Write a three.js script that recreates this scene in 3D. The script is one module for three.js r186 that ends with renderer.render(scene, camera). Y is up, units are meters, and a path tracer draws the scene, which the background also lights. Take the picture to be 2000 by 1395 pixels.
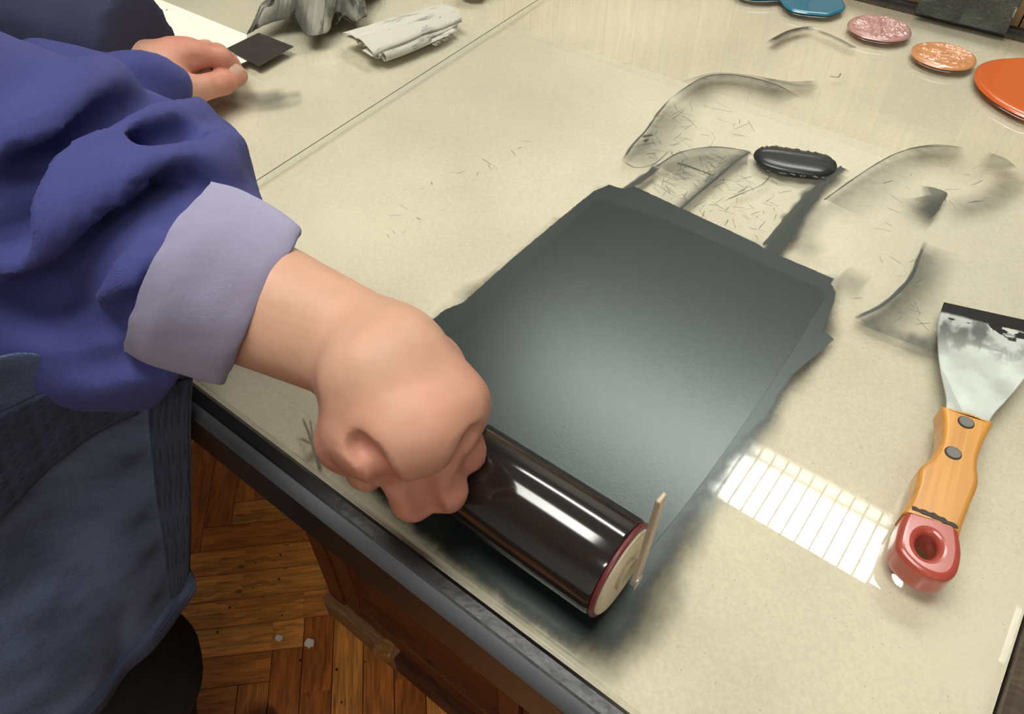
import * as THREE from 'three';
import { mergeGeometries, mergeVertices, toCreasedNormals } from 'three/addons/utils/BufferGeometryUtils.js';
import { RoundedBoxGeometry } from 'three/addons/geometries/RoundedBoxGeometry.js';
import { RectAreaLightUniformsLib } from 'three/addons/lights/RectAreaLightUniformsLib.js';

// ---------------------------------------------------------------- frame of reference, camera, sky, light, exposure
// (u, v, h): u along the bench's front edge, v across the bench, h above the bench glass; world x = u, y = TOP + h, z = -v
const TOP = 0.9, EYE = 0.4, PITCH = THREE.MathUtils.degToRad(47.01), FOCAL = 1450;
const P = (u, v, h = 0) => new THREE.Vector3(u, TOP + h, -v);
const FU = -0.61312, FV = 0.78999;
const scene = new THREE.Scene();
scene.background = new THREE.Color(0x1b1c1e);
const camera = new THREE.PerspectiveCamera(2 * Math.atan(697.5 / FOCAL) * 180 / Math.PI, 2000 / 1395, 0.05, 30);
camera.position.copy(P(0, 0, EYE));
camera.lookAt(P(FU * Math.cos(PITCH), FV * Math.cos(PITCH), EYE - Math.sin(PITCH)));
camera.updateMatrixWorld(true);
const renderer = new THREE.WebGLRenderer({ antialias: true });
renderer.toneMapping = THREE.LinearToneMapping;
renderer.toneMappingExposure = 1.1;
renderer.shadowMap.enabled = true;
RectAreaLightUniformsLib.init();
const LAMP_GLOW = 6, LAMPS = [{ u: -0.40, v: 1.575, h: 1.72, len: 1.5, wid: 0.265, power: 20 }, { u: -0.66, v: 0.12, h: 1.72, len: 1.5, wid: 0.58, power: 8 }, { u: 1.2, v: -1.0, h: 1.72, len: 1.5, wid: 0.27, power: 38 }];  // last lamp is added, unseen fill light for coat and floor
for (const L of LAMPS) {
  const light = new THREE.RectAreaLight(new THREE.Color(1.0, 0.975, 0.92), L.power, L.len - 0.04, L.wid - 0.05);
  light.position.copy(P(L.u, L.v, L.h - 0.008)); light.lookAt(P(L.u, L.v, 0)); scene.add(light);
}

// ---------------------------------------------------------------- small tools
let seed = 20240511;
const rnd = () => { seed |= 0; seed = seed + 0x6D2B79F5 | 0; let t = Math.imul(seed ^ seed >>> 15, 1 | seed); t = t + Math.imul(t ^ t >>> 7, 61 | t) ^ t; return ((t ^ t >>> 14) >>> 0) / 4294967296; };
const rr = (a, b) => a + (b - a) * rnd();
const lerp = (a, b, t) => a + (b - a) * t, clamp = (x, a = 0, b = 1) => Math.min(b, Math.max(a, x));
const sst = (a, b, x) => { const t = clamp((x - a) / (b - a)); return t * t * (3 - 2 * t); };
const hash = (x, y, z) => { let h = Math.imul(x | 0, 374761393) ^ Math.imul(y | 0, 668265263) ^ Math.imul(z | 0, 2147483647 ^ 0x5bd1e995); h = Math.imul(h ^ h >>> 13, 1274126177); return ((h ^ h >>> 16) >>> 0) / 4294967296; };
function noise(x, y, z = 0) {
  const i = Math.floor(x), j = Math.floor(y), k = Math.floor(z), f = (t) => t * t * (3 - 2 * t), a = f(x - i), b = f(y - j), c = f(z - k);
  const l = (p, q, t) => p + (q - p) * t, g = (dx, dy, dz) => hash(i + dx, j + dy, k + dz);
  return l(l(l(g(0, 0, 0), g(1, 0, 0), a), l(g(0, 1, 0), g(1, 1, 0), a), b), l(l(g(0, 0, 1), g(1, 0, 1), a), l(g(0, 1, 1), g(1, 1, 1), a), b), c);
}
const fbm = (x, y, z = 0, n = 4) => { let s = 0, a = 0.5, t = 0; for (let i = 0; i < n; i++) { s += a * noise(x, y, z); t += a; a *= 0.5; x = x * 2.03 + 7.1; y = y * 2.03 + 3.7; z = z * 2.03 + 1.3; } return s / t; };
const used = {};
const numbered = (n) => { const k = used[n] = (used[n] ?? -1) + 1; return k ? n + '_' + String(k).padStart(3, '0') : n; };
const shade = (m) => { m.castShadow = m.receiveShadow = true; return m; };
function thing(name, label, category, at = new THREE.Vector3(), turn = 0, group) {
  const o = new THREE.Group(); o.name = numbered(name); o.position.copy(at); o.rotation.y = turn; o.userData = { label, category };
  if (group) o.userData.group = group;
  scene.add(o); return o;
}
function part(parent, name, geometry, material, label) {
  const m = shade(new THREE.Mesh(geometry, material)); m.name = name; if (label) m.userData.label = label; parent.add(m); return m;
}
function single(name, label, category, geometry, material, at = new THREE.Vector3(), turn = 0, group) {
  const m = shade(new THREE.Mesh(geometry, material)); m.name = numbered(name); m.position.copy(at); m.rotation.y = turn; m.userData = { label, category };
  if (group) m.userData.group = group;
  scene.add(m); return m;
}
function structure(name, geometry, material, at = new THREE.Vector3()) {
  const m = shade(new THREE.Mesh(geometry, material)); m.name = name; m.position.copy(at); m.userData = { kind: 'structure' }; scene.add(m); return m;
}
// the point at height h over the bench that a direction of view meets (used to measure places from the photograph)
function dirOf(px, py) {
  const x = (px - 1000) / FOCAL, y = -(py - 697.5) / FOCAL, c = Math.cos(PITCH), s = Math.sin(PITCH);
  const up = c * y - s, fwd = s * y + c;             // camera level frame
  return { u: x * 0.78999 + fwd * FU, v: x * 0.61312 + fwd * FV, h: up };
}
function at(px, py, h = 0) { const d = dirOf(px, py), t = (h - EYE) / d.h; return P(d.u * t, d.v * t, h); }
function atDepth(px, py, t) { const d = dirOf(px, py); return P(d.u * t, d.v * t, EYE + d.h * t); }
const flat = (px, py) => { const p = at(px, py); return [p.x, -p.z]; };

const box = (w, h, d, x = 0, y = 0, z = 0) => new THREE.BoxGeometry(w, h, d).translate(x, y, z);
const rbox = (w, h, d, r, x = 0, y = 0, z = 0, seg = 2) => new RoundedBoxGeometry(w, h, d, seg, r).translate(x, y, z);
const merge = (list) => mergeGeometries(list.map((g) => { const q = g.index ? g.toNonIndexed() : g; for (const k of Object.keys(q.attributes)) if (!['position', 'normal', 'uv'].includes(k)) q.deleteAttribute(k); return q; }));
function uvBox(g, scale = 1) {   // uv in metres by the dominant normal
  const q = g.index ? g.toNonIndexed() : g, p = q.attributes.position, n = q.attributes.normal, uv = new Float32Array(p.count * 2);
  for (let i = 0; i < p.count; i++) {
    const ax = Math.abs(n.getX(i)), ay = Math.abs(n.getY(i)), az = Math.abs(n.getZ(i));
    const a = ax > ay && ax > az ? [p.getZ(i), p.getY(i)] : ay > az ? [p.getX(i), p.getZ(i)] : [p.getX(i), p.getY(i)];
    uv[2 * i] = a[0] * scale; uv[2 * i + 1] = a[1] * scale;
  }
  q.setAttribute('uv', new THREE.BufferAttribute(uv, 2)); return q;
}
function prism(pts, y0, y1, bevel = 0) {   // flat plate from (u, v) outline between heights y0 and y1 over the bench
  const s = new THREE.Shape(pts.map(([u, v]) => new THREE.Vector2(u, v)));
  const g = new THREE.ExtrudeGeometry(s, { depth: y1 - y0 - 2 * bevel, bevelEnabled: bevel > 0, bevelSize: bevel, bevelThickness: bevel, bevelOffset: -bevel, bevelSegments: 2, curveSegments: 12 });
  g.rotateX(-Math.PI / 2); g.translate(0, TOP + y0 + bevel, 0); return g;
}
function smoothClosed(pts, n = 80) {
  const c = new THREE.CatmullRomCurve3(pts.map(([a, b]) => new THREE.Vector3(a, b, 0)), true, 'centripetal');
  return c.getSpacedPoints(n).slice(0, -1).map((p) => [p.x, p.y]);
}
function gridGeo(nu, nv, f, closeU = false) {   // sheet of points f(s, t) with uv = (s, t)
  const pos = [], uv = [], idx = [];
  for (let j = 0; j <= nv; j++) for (let i = 0; i <= nu; i++) { const p = f(i / nu, j / nv); pos.push(p.x, p.y, p.z); uv.push(i / nu, j / nv); }
  for (let j = 0; j < nv; j++) for (let i = 0; i < nu; i++) { const a = j * (nu + 1) + i, b = a + 1, c = a + nu + 1, d = c + 1; idx.push(a, b, d, a, d, c); }
  const g = new THREE.BufferGeometry();
  g.setAttribute('position', new THREE.Float32BufferAttribute(pos, 3)); g.setAttribute('uv', new THREE.Float32BufferAttribute(uv, 2)); g.setIndex(idx); g.computeVertexNormals();
  if (closeU) { const n = g.attributes.normal; for (let j = 0; j <= nv; j++) { const a = j * (nu + 1), b = a + nu, s = new THREE.Vector3(n.getX(a) + n.getX(b), n.getY(a) + n.getY(b), n.getZ(a) + n.getZ(b)).normalize(); n.setXYZ(a, s.x, s.y, s.z); n.setXYZ(b, s.x, s.y, s.z); } }
  return g;
}
function sheetGeo(nu, nv, f, th) {   // the same sheet with thickness th and closed rims
  const g = gridGeo(nu, nv, f), p = g.attributes.position, n = g.attributes.normal, N = p.count, pos = [], uv = [], idx = [], G = g.index.array, U = g.attributes.uv;
  for (let k = 0; k < 2; k++) for (let i = 0; i < N; i++) { pos.push(p.getX(i) - k * th * n.getX(i), p.getY(i) - k * th * n.getY(i), p.getZ(i) - k * th * n.getZ(i)); uv.push(U.getX(i), U.getY(i)); }
  for (let i = 0; i < G.length; i += 3) { idx.push(G[i], G[i + 1], G[i + 2]); idx.push(N + G[i], N + G[i + 2], N + G[i + 1]); }
  const rim = []; for (let i = 0; i < nu; i++) rim.push([i, i + 1]); for (let j = 0; j < nv; j++) rim.push([j * (nu + 1) + nu, (j + 1) * (nu + 1) + nu]);
  for (let i = nu; i > 0; i--) rim.push([nv * (nu + 1) + i, nv * (nu + 1) + i - 1]); for (let j = nv; j > 0; j--) rim.push([j * (nu + 1), (j - 1) * (nu + 1)]);
  for (const [a, b] of rim) idx.push(a, N + a, b, b, N + a, N + b);
  const q = new THREE.BufferGeometry();
  q.setAttribute('position', new THREE.Float32BufferAttribute(pos, 3)); q.setAttribute('uv', new THREE.Float32BufferAttribute(uv, 2)); q.setIndex(idx); q.computeVertexNormals(); return q;
}
function texture(w, h, f, channels = 3, srgb = false, repeat) {   // f(i, j) -> [r, g, b] in 0..1
  const d = new Uint8Array(w * h * 4);
  for (let j = 0; j < h; j++) for (let i = 0; i < w; i++) { const c = f(i, j), k = (j * w + i) * 4; d[k] = 255 * clamp(c[0]); d[k + 1] = 255 * clamp(c[1] ?? c[0]); d[k + 2] = 255 * clamp(c[2] ?? c[0]); d[k + 3] = 255; }
  const t = new THREE.DataTexture(d, w, h); t.magFilter = THREE.LinearFilter; t.minFilter = THREE.LinearFilter; t.wrapS = t.wrapT = THREE.RepeatWrapping;
  if (srgb) t.colorSpace = THREE.SRGBColorSpace;
  if (repeat) t.repeat.set(...repeat);
  t.needsUpdate = true; return t;
}
const again = (t, a, b) => { const c = t.clone(); c.repeat.set(a, b); c.needsUpdate = true; return c; };
const lin = (r, g, b) => new THREE.Color().setRGB(r, g, b);
const mat = (o) => new THREE.MeshPhysicalMaterial(o);
// tileable noise for repeating textures
const tnoise = (x, y, n, s = 0) => { const i = Math.floor(x), j = Math.floor(y), f = (t) => t * t * (3 - 2 * t), a = f(x - i), b = f(y - j), m = (q) => ((q % n) + n) % n; const g = (p, q) => hash(m(p), m(q), s); return lerp(lerp(g(i, j), g(i + 1, j), a), lerp(g(i, j + 1), g(i + 1, j + 1), a), b); };
const tfbm = (x, y, n, s = 0, oct = 4) => { let r = 0, a = 0.5, t = 0; for (let k = 0; k < oct; k++) { r += a * tnoise(x * n, y * n, n, s + k); t += a; a *= 0.5; n *= 2; } return r / t; };

// ---------------------------------------------------------------- signed distances -> smooth meshes (naive surface nets)
function nets(sdf, lo, hi, cell) {
  const nx = Math.ceil((hi[0] - lo[0]) / cell) + 1, ny = Math.ceil((hi[1] - lo[1]) / cell) + 1, nz = Math.ceil((hi[2] - lo[2]) / cell) + 1;
  const F = new Float32Array(nx * ny * nz), id = (i, j, k) => (k * ny + j) * nx + i;
  for (let k = 0; k < nz; k++) for (let j = 0; j < ny; j++) for (let i = 0; i < nx; i++) F[id(i, j, k)] = sdf(lo[0] + i * cell, lo[1] + j * cell, lo[2] + k * cell);
  const V = new Int32Array(nx * ny * nz).fill(-1), pos = [], idx = [], C = [[0, 0, 0], [1, 0, 0], [0, 1, 0], [1, 1, 0], [0, 0, 1], [1, 0, 1], [0, 1, 1], [1, 1, 1]];
  const E = [[0, 1], [2, 3], [4, 5], [6, 7], [0, 2], [1, 3], [4, 6], [5, 7], [0, 4], [1, 5], [2, 6], [3, 7]], val = new Float32Array(8);
  for (let k = 0; k < nz - 1; k++) for (let j = 0; j < ny - 1; j++) for (let i = 0; i < nx - 1; i++) {
    let neg = 0; for (let c = 0; c < 8; c++) { val[c] = F[id(i + C[c][0], j + C[c][1], k + C[c][2])]; if (val[c] < 0) neg++; }
    if (!neg || neg === 8) continue;
    let x = 0, y = 0, z = 0, n = 0;
    for (const [a, b] of E) if ((val[a] < 0) !== (val[b] < 0)) { const t = val[a] / (val[a] - val[b]); x += lerp(C[a][0], C[b][0], t); y += lerp(C[a][1], C[b][1], t); z += lerp(C[a][2], C[b][2], t); n++; }
    V[id(i, j, k)] = pos.length / 3; pos.push(lo[0] + (i + x / n) * cell, lo[1] + (j + y / n) * cell, lo[2] + (k + z / n) * cell);
  }
  const quad = (a, b, c, d, flip) => { if (a < 0 || b < 0 || c < 0 || d < 0) return; flip ? idx.push(a, c, b, a, d, c) : idx.push(a, b, c, a, c, d); };
  for (let k = 1; k < nz - 1; k++) for (let j = 1; j < ny - 1; j++) for (let i = 1; i < nx - 1; i++) {
    const s = F[id(i, j, k)] < 0;
    if (s !== (F[id(i + 1, j, k)] < 0)) quad(V[id(i, j - 1, k - 1)], V[id(i, j, k - 1)], V[id(i, j, k)], V[id(i, j - 1, k)], !s);
    if (s !== (F[id(i, j + 1, k)] < 0)) quad(V[id(i - 1, j, k - 1)], V[id(i - 1, j, k)], V[id(i, j, k)], V[id(i, j, k - 1)], !s);
    if (s !== (F[id(i, j, k + 1)] < 0)) quad(V[id(i - 1, j - 1, k)], V[id(i, j - 1, k)], V[id(i, j, k)], V[id(i - 1, j, k)], !s);
  }
  const g = new THREE.BufferGeometry();
  g.setAttribute('position', new THREE.Float32BufferAttribute(pos, 3)); g.setIndex(idx); g.computeVertexNormals(); return g;
}
const cap = (a, b, ra, rb = ra) => ({ ax: a.x, ay: a.y, az: a.z, dx: b.x - a.x, dy: b.y - a.y, dz: b.z - a.z, q: Math.max(1e-9, a.distanceToSquared(b)), ra, rb });
const dcap = (c, x, y, z) => { const px = x - c.ax, py = y - c.ay, pz = z - c.az, t = clamp((px * c.dx + py * c.dy + pz * c.dz) / c.q); return Math.hypot(px - t * c.dx, py - t * c.dy, pz - t * c.dz) - lerp(c.ra, c.rb, t); };
const smin = (a, b, k) => { const h = Math.max(k - Math.abs(a - b), 0) / k; return Math.min(a, b) - h * h * k * 0.25; };
const smax = (a, b, k) => -smin(-a, -b, k);
const union = (caps, k) => (x, y, z) => { let d = 1e3; for (const c of caps) { const e = dcap(c, x, y, z); d = d > 1 ? e : smin(d, e, c.k ?? k); } return d; };
const triUV = (g, s = 1) => { const p = g.attributes.position, n = g.attributes.normal, uv = new Float32Array(p.count * 2); for (let i = 0; i < p.count; i++) { const ax = Math.abs(n.getX(i)), ay = Math.abs(n.getY(i)), az = Math.abs(n.getZ(i)); const a = [0.8 * p.getX(i) + 0.6 * p.getZ(i), 0.75 * p.getY(i) + 0.66 * (0.8 * p.getZ(i) - 0.6 * p.getX(i))]; void ax, ay, az; uv[2 * i] = a[0] * s; uv[2 * i + 1] = a[1] * s; } g.setAttribute('uv', new THREE.BufferAttribute(uv, 2)); return g; };
const tint = (g, f) => { const p = g.attributes.position, c = new Float32Array(p.count * 3); for (let i = 0; i < p.count; i++) { const r = f(p.getX(i), p.getY(i), p.getZ(i)); c.set(r, i * 3); } g.setAttribute('color', new THREE.BufferAttribute(c, 3)); return g; };
const creased = (g, a) => { g.scale(1000, 1000, 1000); const q = toCreasedNormals(g, a); q.scale(0.001, 0.001, 0.001); return q; };   // its vertex hash is 1 cm wide, so work on a large copy
const V3 = (x, y, z) => new THREE.Vector3(x, y, z);

// ---------------------------------------------------------------- materials
const woodT = texture(512, 512, (i, j) => {
  const x = i / 512, y = j / 512, g = tfbm(x, y * 0.125 + 0, 8, 3, 3), w = tnoise(x * 8, y * 64 + g * 4, 64, 9), f = tnoise(x * 16, y * 256, 256, 5), p = tnoise(x * 12, y * 200, 200, 8) > 0.9 ? 0.72 : 1;
  const ci = i >> 5, cj = j >> 5, dot = hash(ci, cj, 61) > 0.9 && Math.hypot(i - ci * 32 - 6 - 20 * hash(ci, cj, 62), j - cj * 32 - 6 - 20 * hash(ci, cj, 63)) < 1.2 + 1.8 * hash(ci, cj, 64) ? 0.12 : 1;
  const k = (0.62 + 0.24 * w + 0.22 * f) * p * dot; return [k, k * (0.93 + 0.05 * g), k * 0.88];
}, 3, true);
const woodB = texture(256, 256, (i, j) => [0.5 + 0.5 * tnoise(i / 16, j / 1.0, 256, 8)]);
const speckT = texture(1024, 1024, (i, j) => {
  const x = i / 1024, y = j / 1024; let k = 0.955 + 0.13 * (tfbm(x, y, 5, 1, 4) - 0.5) + 0.05 * (tnoise(i / 3, j / 3, 341, 6) - 0.5) + 0.04 * (hash(i, j, 3) - 0.5);
  if (hash(i, j, 77) > 0.9992) k -= 0.3; return [k, k * 0.997, k * (0.985 + 0.02 * tfbm(x, y, 4, 8, 3))];
}, 3, true);
const noiseT = texture(256, 256, (i, j) => [tfbm(i / 256, j / 256, 16, 21, 4)]);
const fineT = texture(256, 256, (i, j) => [0.5 * hash(i, j, 4) + 0.5 * tnoise(i / 2, j / 2, 128, 2)]);
const weaveT = texture(256, 256, (i, j) => { const a = Math.sin((i + j) * Math.PI / 4) * 0.5 + 0.5, b = Math.sin((i - j) * Math.PI / 8) * 0.25 + 0.25; return [0.6 * a + 0.4 * b + 0.25 * (hash(i, j, 9) - 0.5)]; });
const denimT = texture(512, 512, (i, j) => { const x = i / 512, y = j / 512, t = 0.7 + 0.3 * Math.sin((i + j) * Math.PI / 4), k = (0.55 + 0.55 * tfbm(x, y, 5, 31, 5)) * (0.86 + 0.2 * t) * (0.82 + 0.36 * hash(i, j, 6)); return [k * 0.98, k, k * 1.02]; }, 3, true);
const rubT = texture(256, 256, (i, j) => { const k = 0.75 + 0.5 * (tfbm(i / 256, j / 256, 8, 41, 4) - 0.5); return [k]; });
const wood = (r, g, b, rough = 0.5, ru = 1, rv = 1) => mat({ color: lin(r, g, b), map: again(woodT, ru, rv), bumpMap: again(woodB, ru, rv), bumpScale: 0.0003, roughness: rough });

const M = {
  wall: mat({ color: lin(0.8, 0.79, 0.73), roughness: 0.9, bumpMap: again(noiseT, 3, 3), bumpScale: 0.002 }),
  ceiling: mat({ color: lin(0.82, 0.82, 0.8), roughness: 0.95 }),
  board: mat({ color: lin(0.775, 0.70, 0.55), map: again(speckT, 1.7, 1.7), roughness: 0.65 }),
  glass: mat({ color: lin(0.975, 0.985, 0.97), transmission: 1, thickness: 0, roughness: 0.012, ior: 1.5 }),
  rim: mat({ color: lin(0.011, 0.0115, 0.012), roughness: 0.5, roughnessMap: rubT, bumpMap: again(noiseT, 12, 12), bumpScale: 0.00025, clearcoat: 0.08, clearcoatRoughness: 0.4 }),
  rimWorn: mat({ color: lin(0.085, 0.092, 0.10), roughness: 0.5 }),
  steel: mat({ color: lin(0.62, 0.63, 0.62), metalness: 1, roughness: 0.32 }),
  ink: mat({ color: lin(0.015, 0.019, 0.0185), specularColor: lin(0.86, 1, 0.97), ior: 1.72, roughness: 0.285, bumpMap: again(fineT, 9, 9), bumpScale: 0.00003 }),
  wetInk: mat({ color: lin(0.022, 0.028, 0.026), roughness: 0.27 }),
  cabinet: wood(0.19, 0.062, 0.02, 0.45, 2, 2),
  cabinetDark: wood(0.10, 0.032, 0.012, 0.5, 2, 2),
  cabinetPale: wood(0.36, 0.2, 0.1, 0.6, 3, 3),
  floorBase: wood(0.12, 0.05, 0.02, 0.5, 3, 3),
};

// ---------------------------------------------------------------- the room
const ROOM = { u0: -3, u1: 2.2, v0: -2.4, v1: 2.3, top: 1.85 };
const RW = ROOM.u1 - ROOM.u0, RD = ROOM.v1 - ROOM.v0, RH = TOP + ROOM.top, cu = (ROOM.u0 + ROOM.u1) / 2, cv = (ROOM.v0 + ROOM.v1) / 2;
const floor = structure('floor', uvBox(box(RW + 0.3, 0.1, RD + 0.3)), M.floorBase, P(cu, cv, -TOP - 0.062));
structure('ceiling', box(RW + 0.3, 0.1, RD + 0.3), M.ceiling, P(cu, cv, ROOM.top + 0.05));
structure('wall_back', box(RW + 0.3, RH, 0.15), M.wall, P(cu, ROOM.v1 + 0.075, RH / 2 - TOP));
structure('wall_front', box(RW + 0.3, RH, 0.15), M.wall, P(cu, ROOM.v0 - 0.075, RH / 2 - TOP));
structure('wall_left', box(0.15, RH, RD), M.wall, P(ROOM.u0 - 0.075, cv, RH / 2 - TOP));
structure('wall_right', box(0.15, RH, RD), M.wall, P(ROOM.u1 + 0.075, cv, RH / 2 - TOP));

{ // parquet: herringbone strips at 45 degrees to the bench
  const W = 0.0525, L = 8 * W, A = Math.PI / 4, b0 = 0.664, c0 = -0.667;
  const tones = [[0.80, 0.33, 0.075], [0.60, 0.20, 0.045], [0.92, 0.42, 0.11], [0.46, 0.14, 0.032], [0.70, 0.26, 0.06], [0.86, 0.37, 0.09]].map(([r, g, b], k) => { const m = wood(r, g, b, 0.42, 2.2, 2.2); m.map.offset.set(k * 0.17, k * 0.31); m.clearcoat = 0.15; m.clearcoatRoughness = 0.3; return m; });
  const geos = [0, 1, 2].map((k) => { const g = uvBox(rbox(L - 0.0012, 0.014, W - 0.0011, 0.0009, 0, 0, 0, 1)); const uv = g.attributes.uv; for (let i = 0; i < uv.count; i++) uv.setXY(i, uv.getX(i) + 0.37 * k, uv.getY(i) + 0.21 * k); return g; });
  const e1 = [Math.cos(A), Math.sin(A)], e2 = [-Math.sin(A), Math.cos(A)];
  let n = 0;
  const lay = (a, b, long2) => {   // centre in (e1, e2)
    const u = a * e1[0] + b * e2[0], v = a * e1[1] + b * e2[1];
    if (Math.hypot(u + 0.62, v - 0.05) > 1.32 || n > 299) return;
    const m = shade(new THREE.Mesh(geos[n % 3], tones[Math.floor(rnd() * tones.length)])); n++;
    m.name = 'plank' + (n > 1 ? '_' + String(n - 1).padStart(3, '0') : '');
    m.position.set(u - cu, 0.062 - 0.0075 + rr(-0.0004, 0.0004), -(v - cv)); m.rotation.y = A + (long2 ? Math.PI / 2 : 0) + (rnd() < 0.5 ? Math.PI : 0);
    floor.add(m);
  };
  for (let i = -60; i < 60; i++) for (let k = -5; k < 6; k++) {
    lay(c0 + (i + 0.5) * W, b0 + i * W + L / 2 + k * 2 * L, true);
    lay(c0 + i * W + L / 2, b0 + (i - 0.5) * W + k * 2 * L, false);
  }
}
for (const [px, py, r] of [[545, 1248, 0.006], [605, 1257, 0.0085]]) {
  const c = at(px, py, -TOP), pts = []; for (let i = 0; i < 14; i++) { const a = i / 14 * 2 * Math.PI, q = r * rr(0.75, 1.1); pts.push([q * Math.cos(a), q * Math.sin(a)]); }
  const s = new THREE.Shape(smoothClosed(pts, 40).map(([x, y]) => new THREE.Vector2(x, y))); s.holes.push(new THREE.Path().absarc(r * 0.2, r * 0.1, r * 0.25, 0, 7));
  single('plaster_crumb', r < 0.007 ? 'smaller white plaster crumb on the parquet, nearer the person' : 'larger white plaster crumb on the parquet beside the cabinet foot', 'crumb',
    new THREE.ExtrudeGeometry(s, { depth: 0.0015, bevelEnabled: true, bevelSize: 0.0006, bevelThickness: 0.0006 }).rotateX(-Math.PI / 2), mat({ color: lin(0.85, 0.78, 0.7), roughness: 0.9 }), P(c.x, -c.z, -TOP + 0.0014));
}

for (const [LAMP, label] of [[LAMPS[0], 'long white louvred fluorescent ceiling lamp mirrored in the bench glass'], [LAMPS[1], 'broad white louvred ceiling lamp above the front edge, mirrored in the brayer roller'], [LAMPS[2], 'unseen white louvred fill lamp added on the near side of the bench to brighten coat and floor']]) { // louvred ceiling lamps: two seen only mirrored, the third an added unseen fill
  const t = thing('ceiling_lamp', label, 'lamp', P(LAMP.u, LAMP.v, LAMP.h));
  const white = mat({ color: lin(0.72, 0.72, 0.7), roughness: 0.5 }), blade = mat({ color: lin(0.07, 0.075, 0.075), roughness: 0.5 });
  part(t, 'housing', merge([box(LAMP.len + 0.04, 0.05, LAMP.wid + 0.03, 0, 0.027, 0), box(LAMP.len + 0.04, 0.075, 0.012, 0, -0.03, LAMP.wid / 2 + 0.009), box(LAMP.len + 0.04, 0.075, 0.012, 0, -0.03, -LAMP.wid / 2 - 0.009), box(0.012, 0.075, LAMP.wid + 0.03, LAMP.len / 2 + 0.014, -0.03, 0), box(0.012, 0.075, LAMP.wid + 0.03, -LAMP.len / 2 - 0.014, -0.03, 0)]), white);
  part(t, 'glowing_tube_panel', box(LAMP.len, 0.004, LAMP.wid - 0.02, 0, -0.002, 0), mat({ color: lin(0.9, 0.9, 0.9), emissive: lin(1, 0.99, 0.93), emissiveIntensity: LAMP_GLOW, roughness: 0.5 }));
  const n = Math.round(LAMP.len / 0.045), bg = box(0.005, 0.034, LAMP.wid - 0.004);
  for (let i = 1; i < n; i++) { const b = part(t, 'louvre_blade', bg, blade); b.position.set(-LAMP.len / 2 + LAMP.len * i / n, -0.046, 0); }
  for (const s of [-1, 1]) { const rod = part(t, 'hanger', new THREE.CylinderGeometry(0.006, 0.006, ROOM.top - LAMP.h - 0.05, 10), white); rod.position.set(s * 0.55, 0.05 + (ROOM.top - LAMP.h - 0.05) / 2, 0); }
}

// ---------------------------------------------------------------- the bench
const B = { u0: -1.75, u1: 0.119, v0: 0.137, v1: 1.112 };
{
  const t = thing('work_bench', 'long printing bench with cream top and black edging above a brown cabinet', 'bench', P((B.u0 + B.u1) / 2, (B.v0 + B.v1) / 2, -TOP));
  const ox = -(B.u0 + B.u1) / 2, oz = (B.v0 + B.v1) / 2, L = B.u1 - B.u0, D = B.v1 - B.v0;
  part(t, 'top_board', uvBox(box(L, 0.03, D, 0, TOP - 0.0235, 0)), M.board);
  // black edging: rounded moulding along the front and the right end, and a rail at the back
  const mould = (len) => { const s = new THREE.Shape(); s.moveTo(0.0012, -0.058); s.lineTo(0.0012, -0.001); s.lineTo(0.004, 0.0015); s.lineTo(0.011, 0.001); s.quadraticCurveTo(0.019, -0.001, 0.0195, -0.009); s.lineTo(0.0195, -0.05); s.quadraticCurveTo(0.019, -0.058, 0.012, -0.058); s.closePath(); return new THREE.ExtrudeGeometry(s, { depth: len, bevelEnabled: false, steps: 1, curveSegments: 6 }); };
  const front = mould(L + 0.02).rotateY(-Math.PI / 2).translate(L / 2 + 0.02, TOP, D / 2);
  part(t, 'front_edging', uvBox(front), M.rim);
  const worn = gridGeo(220, 6, (s, q) => { const a = lerp(0.2, 1.35, q), wob = 0.0002 * (noise(s * 120, q * 4) - 0.5); return V3(-L / 2 + s * L, TOP - 0.0083 + (0.0104 + wob * 0.3) * Math.sin(a), D / 2 + 0.0108 + (0.0096 + wob * 0.3) * Math.cos(a)); });
  part(t, 'worn_edge_strip', worn, M.rimWorn, 'scuffed grey strip along the black front edging');
  part(t, 'end_edging', uvBox(mould(D + 0.0).translate(L / 2, TOP, -D / 2)), wood(0.11, 0.085, 0.07, 0.5, 3, 3));
  part(t, 'back_rail', rbox(L, 0.03, 0.012, 0.003, 0, TOP - 0.0105, -D / 2 - 0.006), M.rim);
  part(t, 'apron', uvBox(merge([box(L - 0.1, 0.05, 0.02, 0, TOP - 0.064, D / 2 - 0.05), box(L - 0.1, 0.05, 0.02, 0, TOP - 0.064, -D / 2 + 0.03)])), M.cabinetDark);
  for (const [lu, lv] of [[B.u0 + 0.06, B.v0 + 0.07], [B.u0 + 0.06, B.v1 - 0.06], [B.u1 - 0.04, B.v1 - 0.05]]) { const g = uvBox(rbox(0.06, TOP - 0.04, 0.06, 0.004, lu + ox, (TOP - 0.04) / 2, -lv + oz)); part(t, 'leg', g, M.cabinetDark); }
  // upright planks along the back of the bench
  const tones = [[0.60, 0.42, 0.23], [0.52, 0.34, 0.17], [0.66, 0.48, 0.28]].map((c) => { const m = wood(...c, 0.6, 2.5, 2.5); m.map.rotation = Math.PI / 2; return m; });
  let x = -L / 2, k = 0; const back = part(t, 'back_board', box(L, 0.24, 0.012, 0, TOP + 0.08, -D / 2 - 0.045), M.cabinetDark);
  while (x < L / 2 - 0.03) { const w = Math.min(rr(0.045, 0.065), L / 2 - x); part(back, 'plank', uvBox(rbox(w - 0.0016, 0.25, 0.014, 0.0015, x + w / 2, TOP + 0.085, -D / 2 - 0.032 + rr(-0.001, 0.001))), tones[k++ % 3]); x += w; }
}
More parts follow.
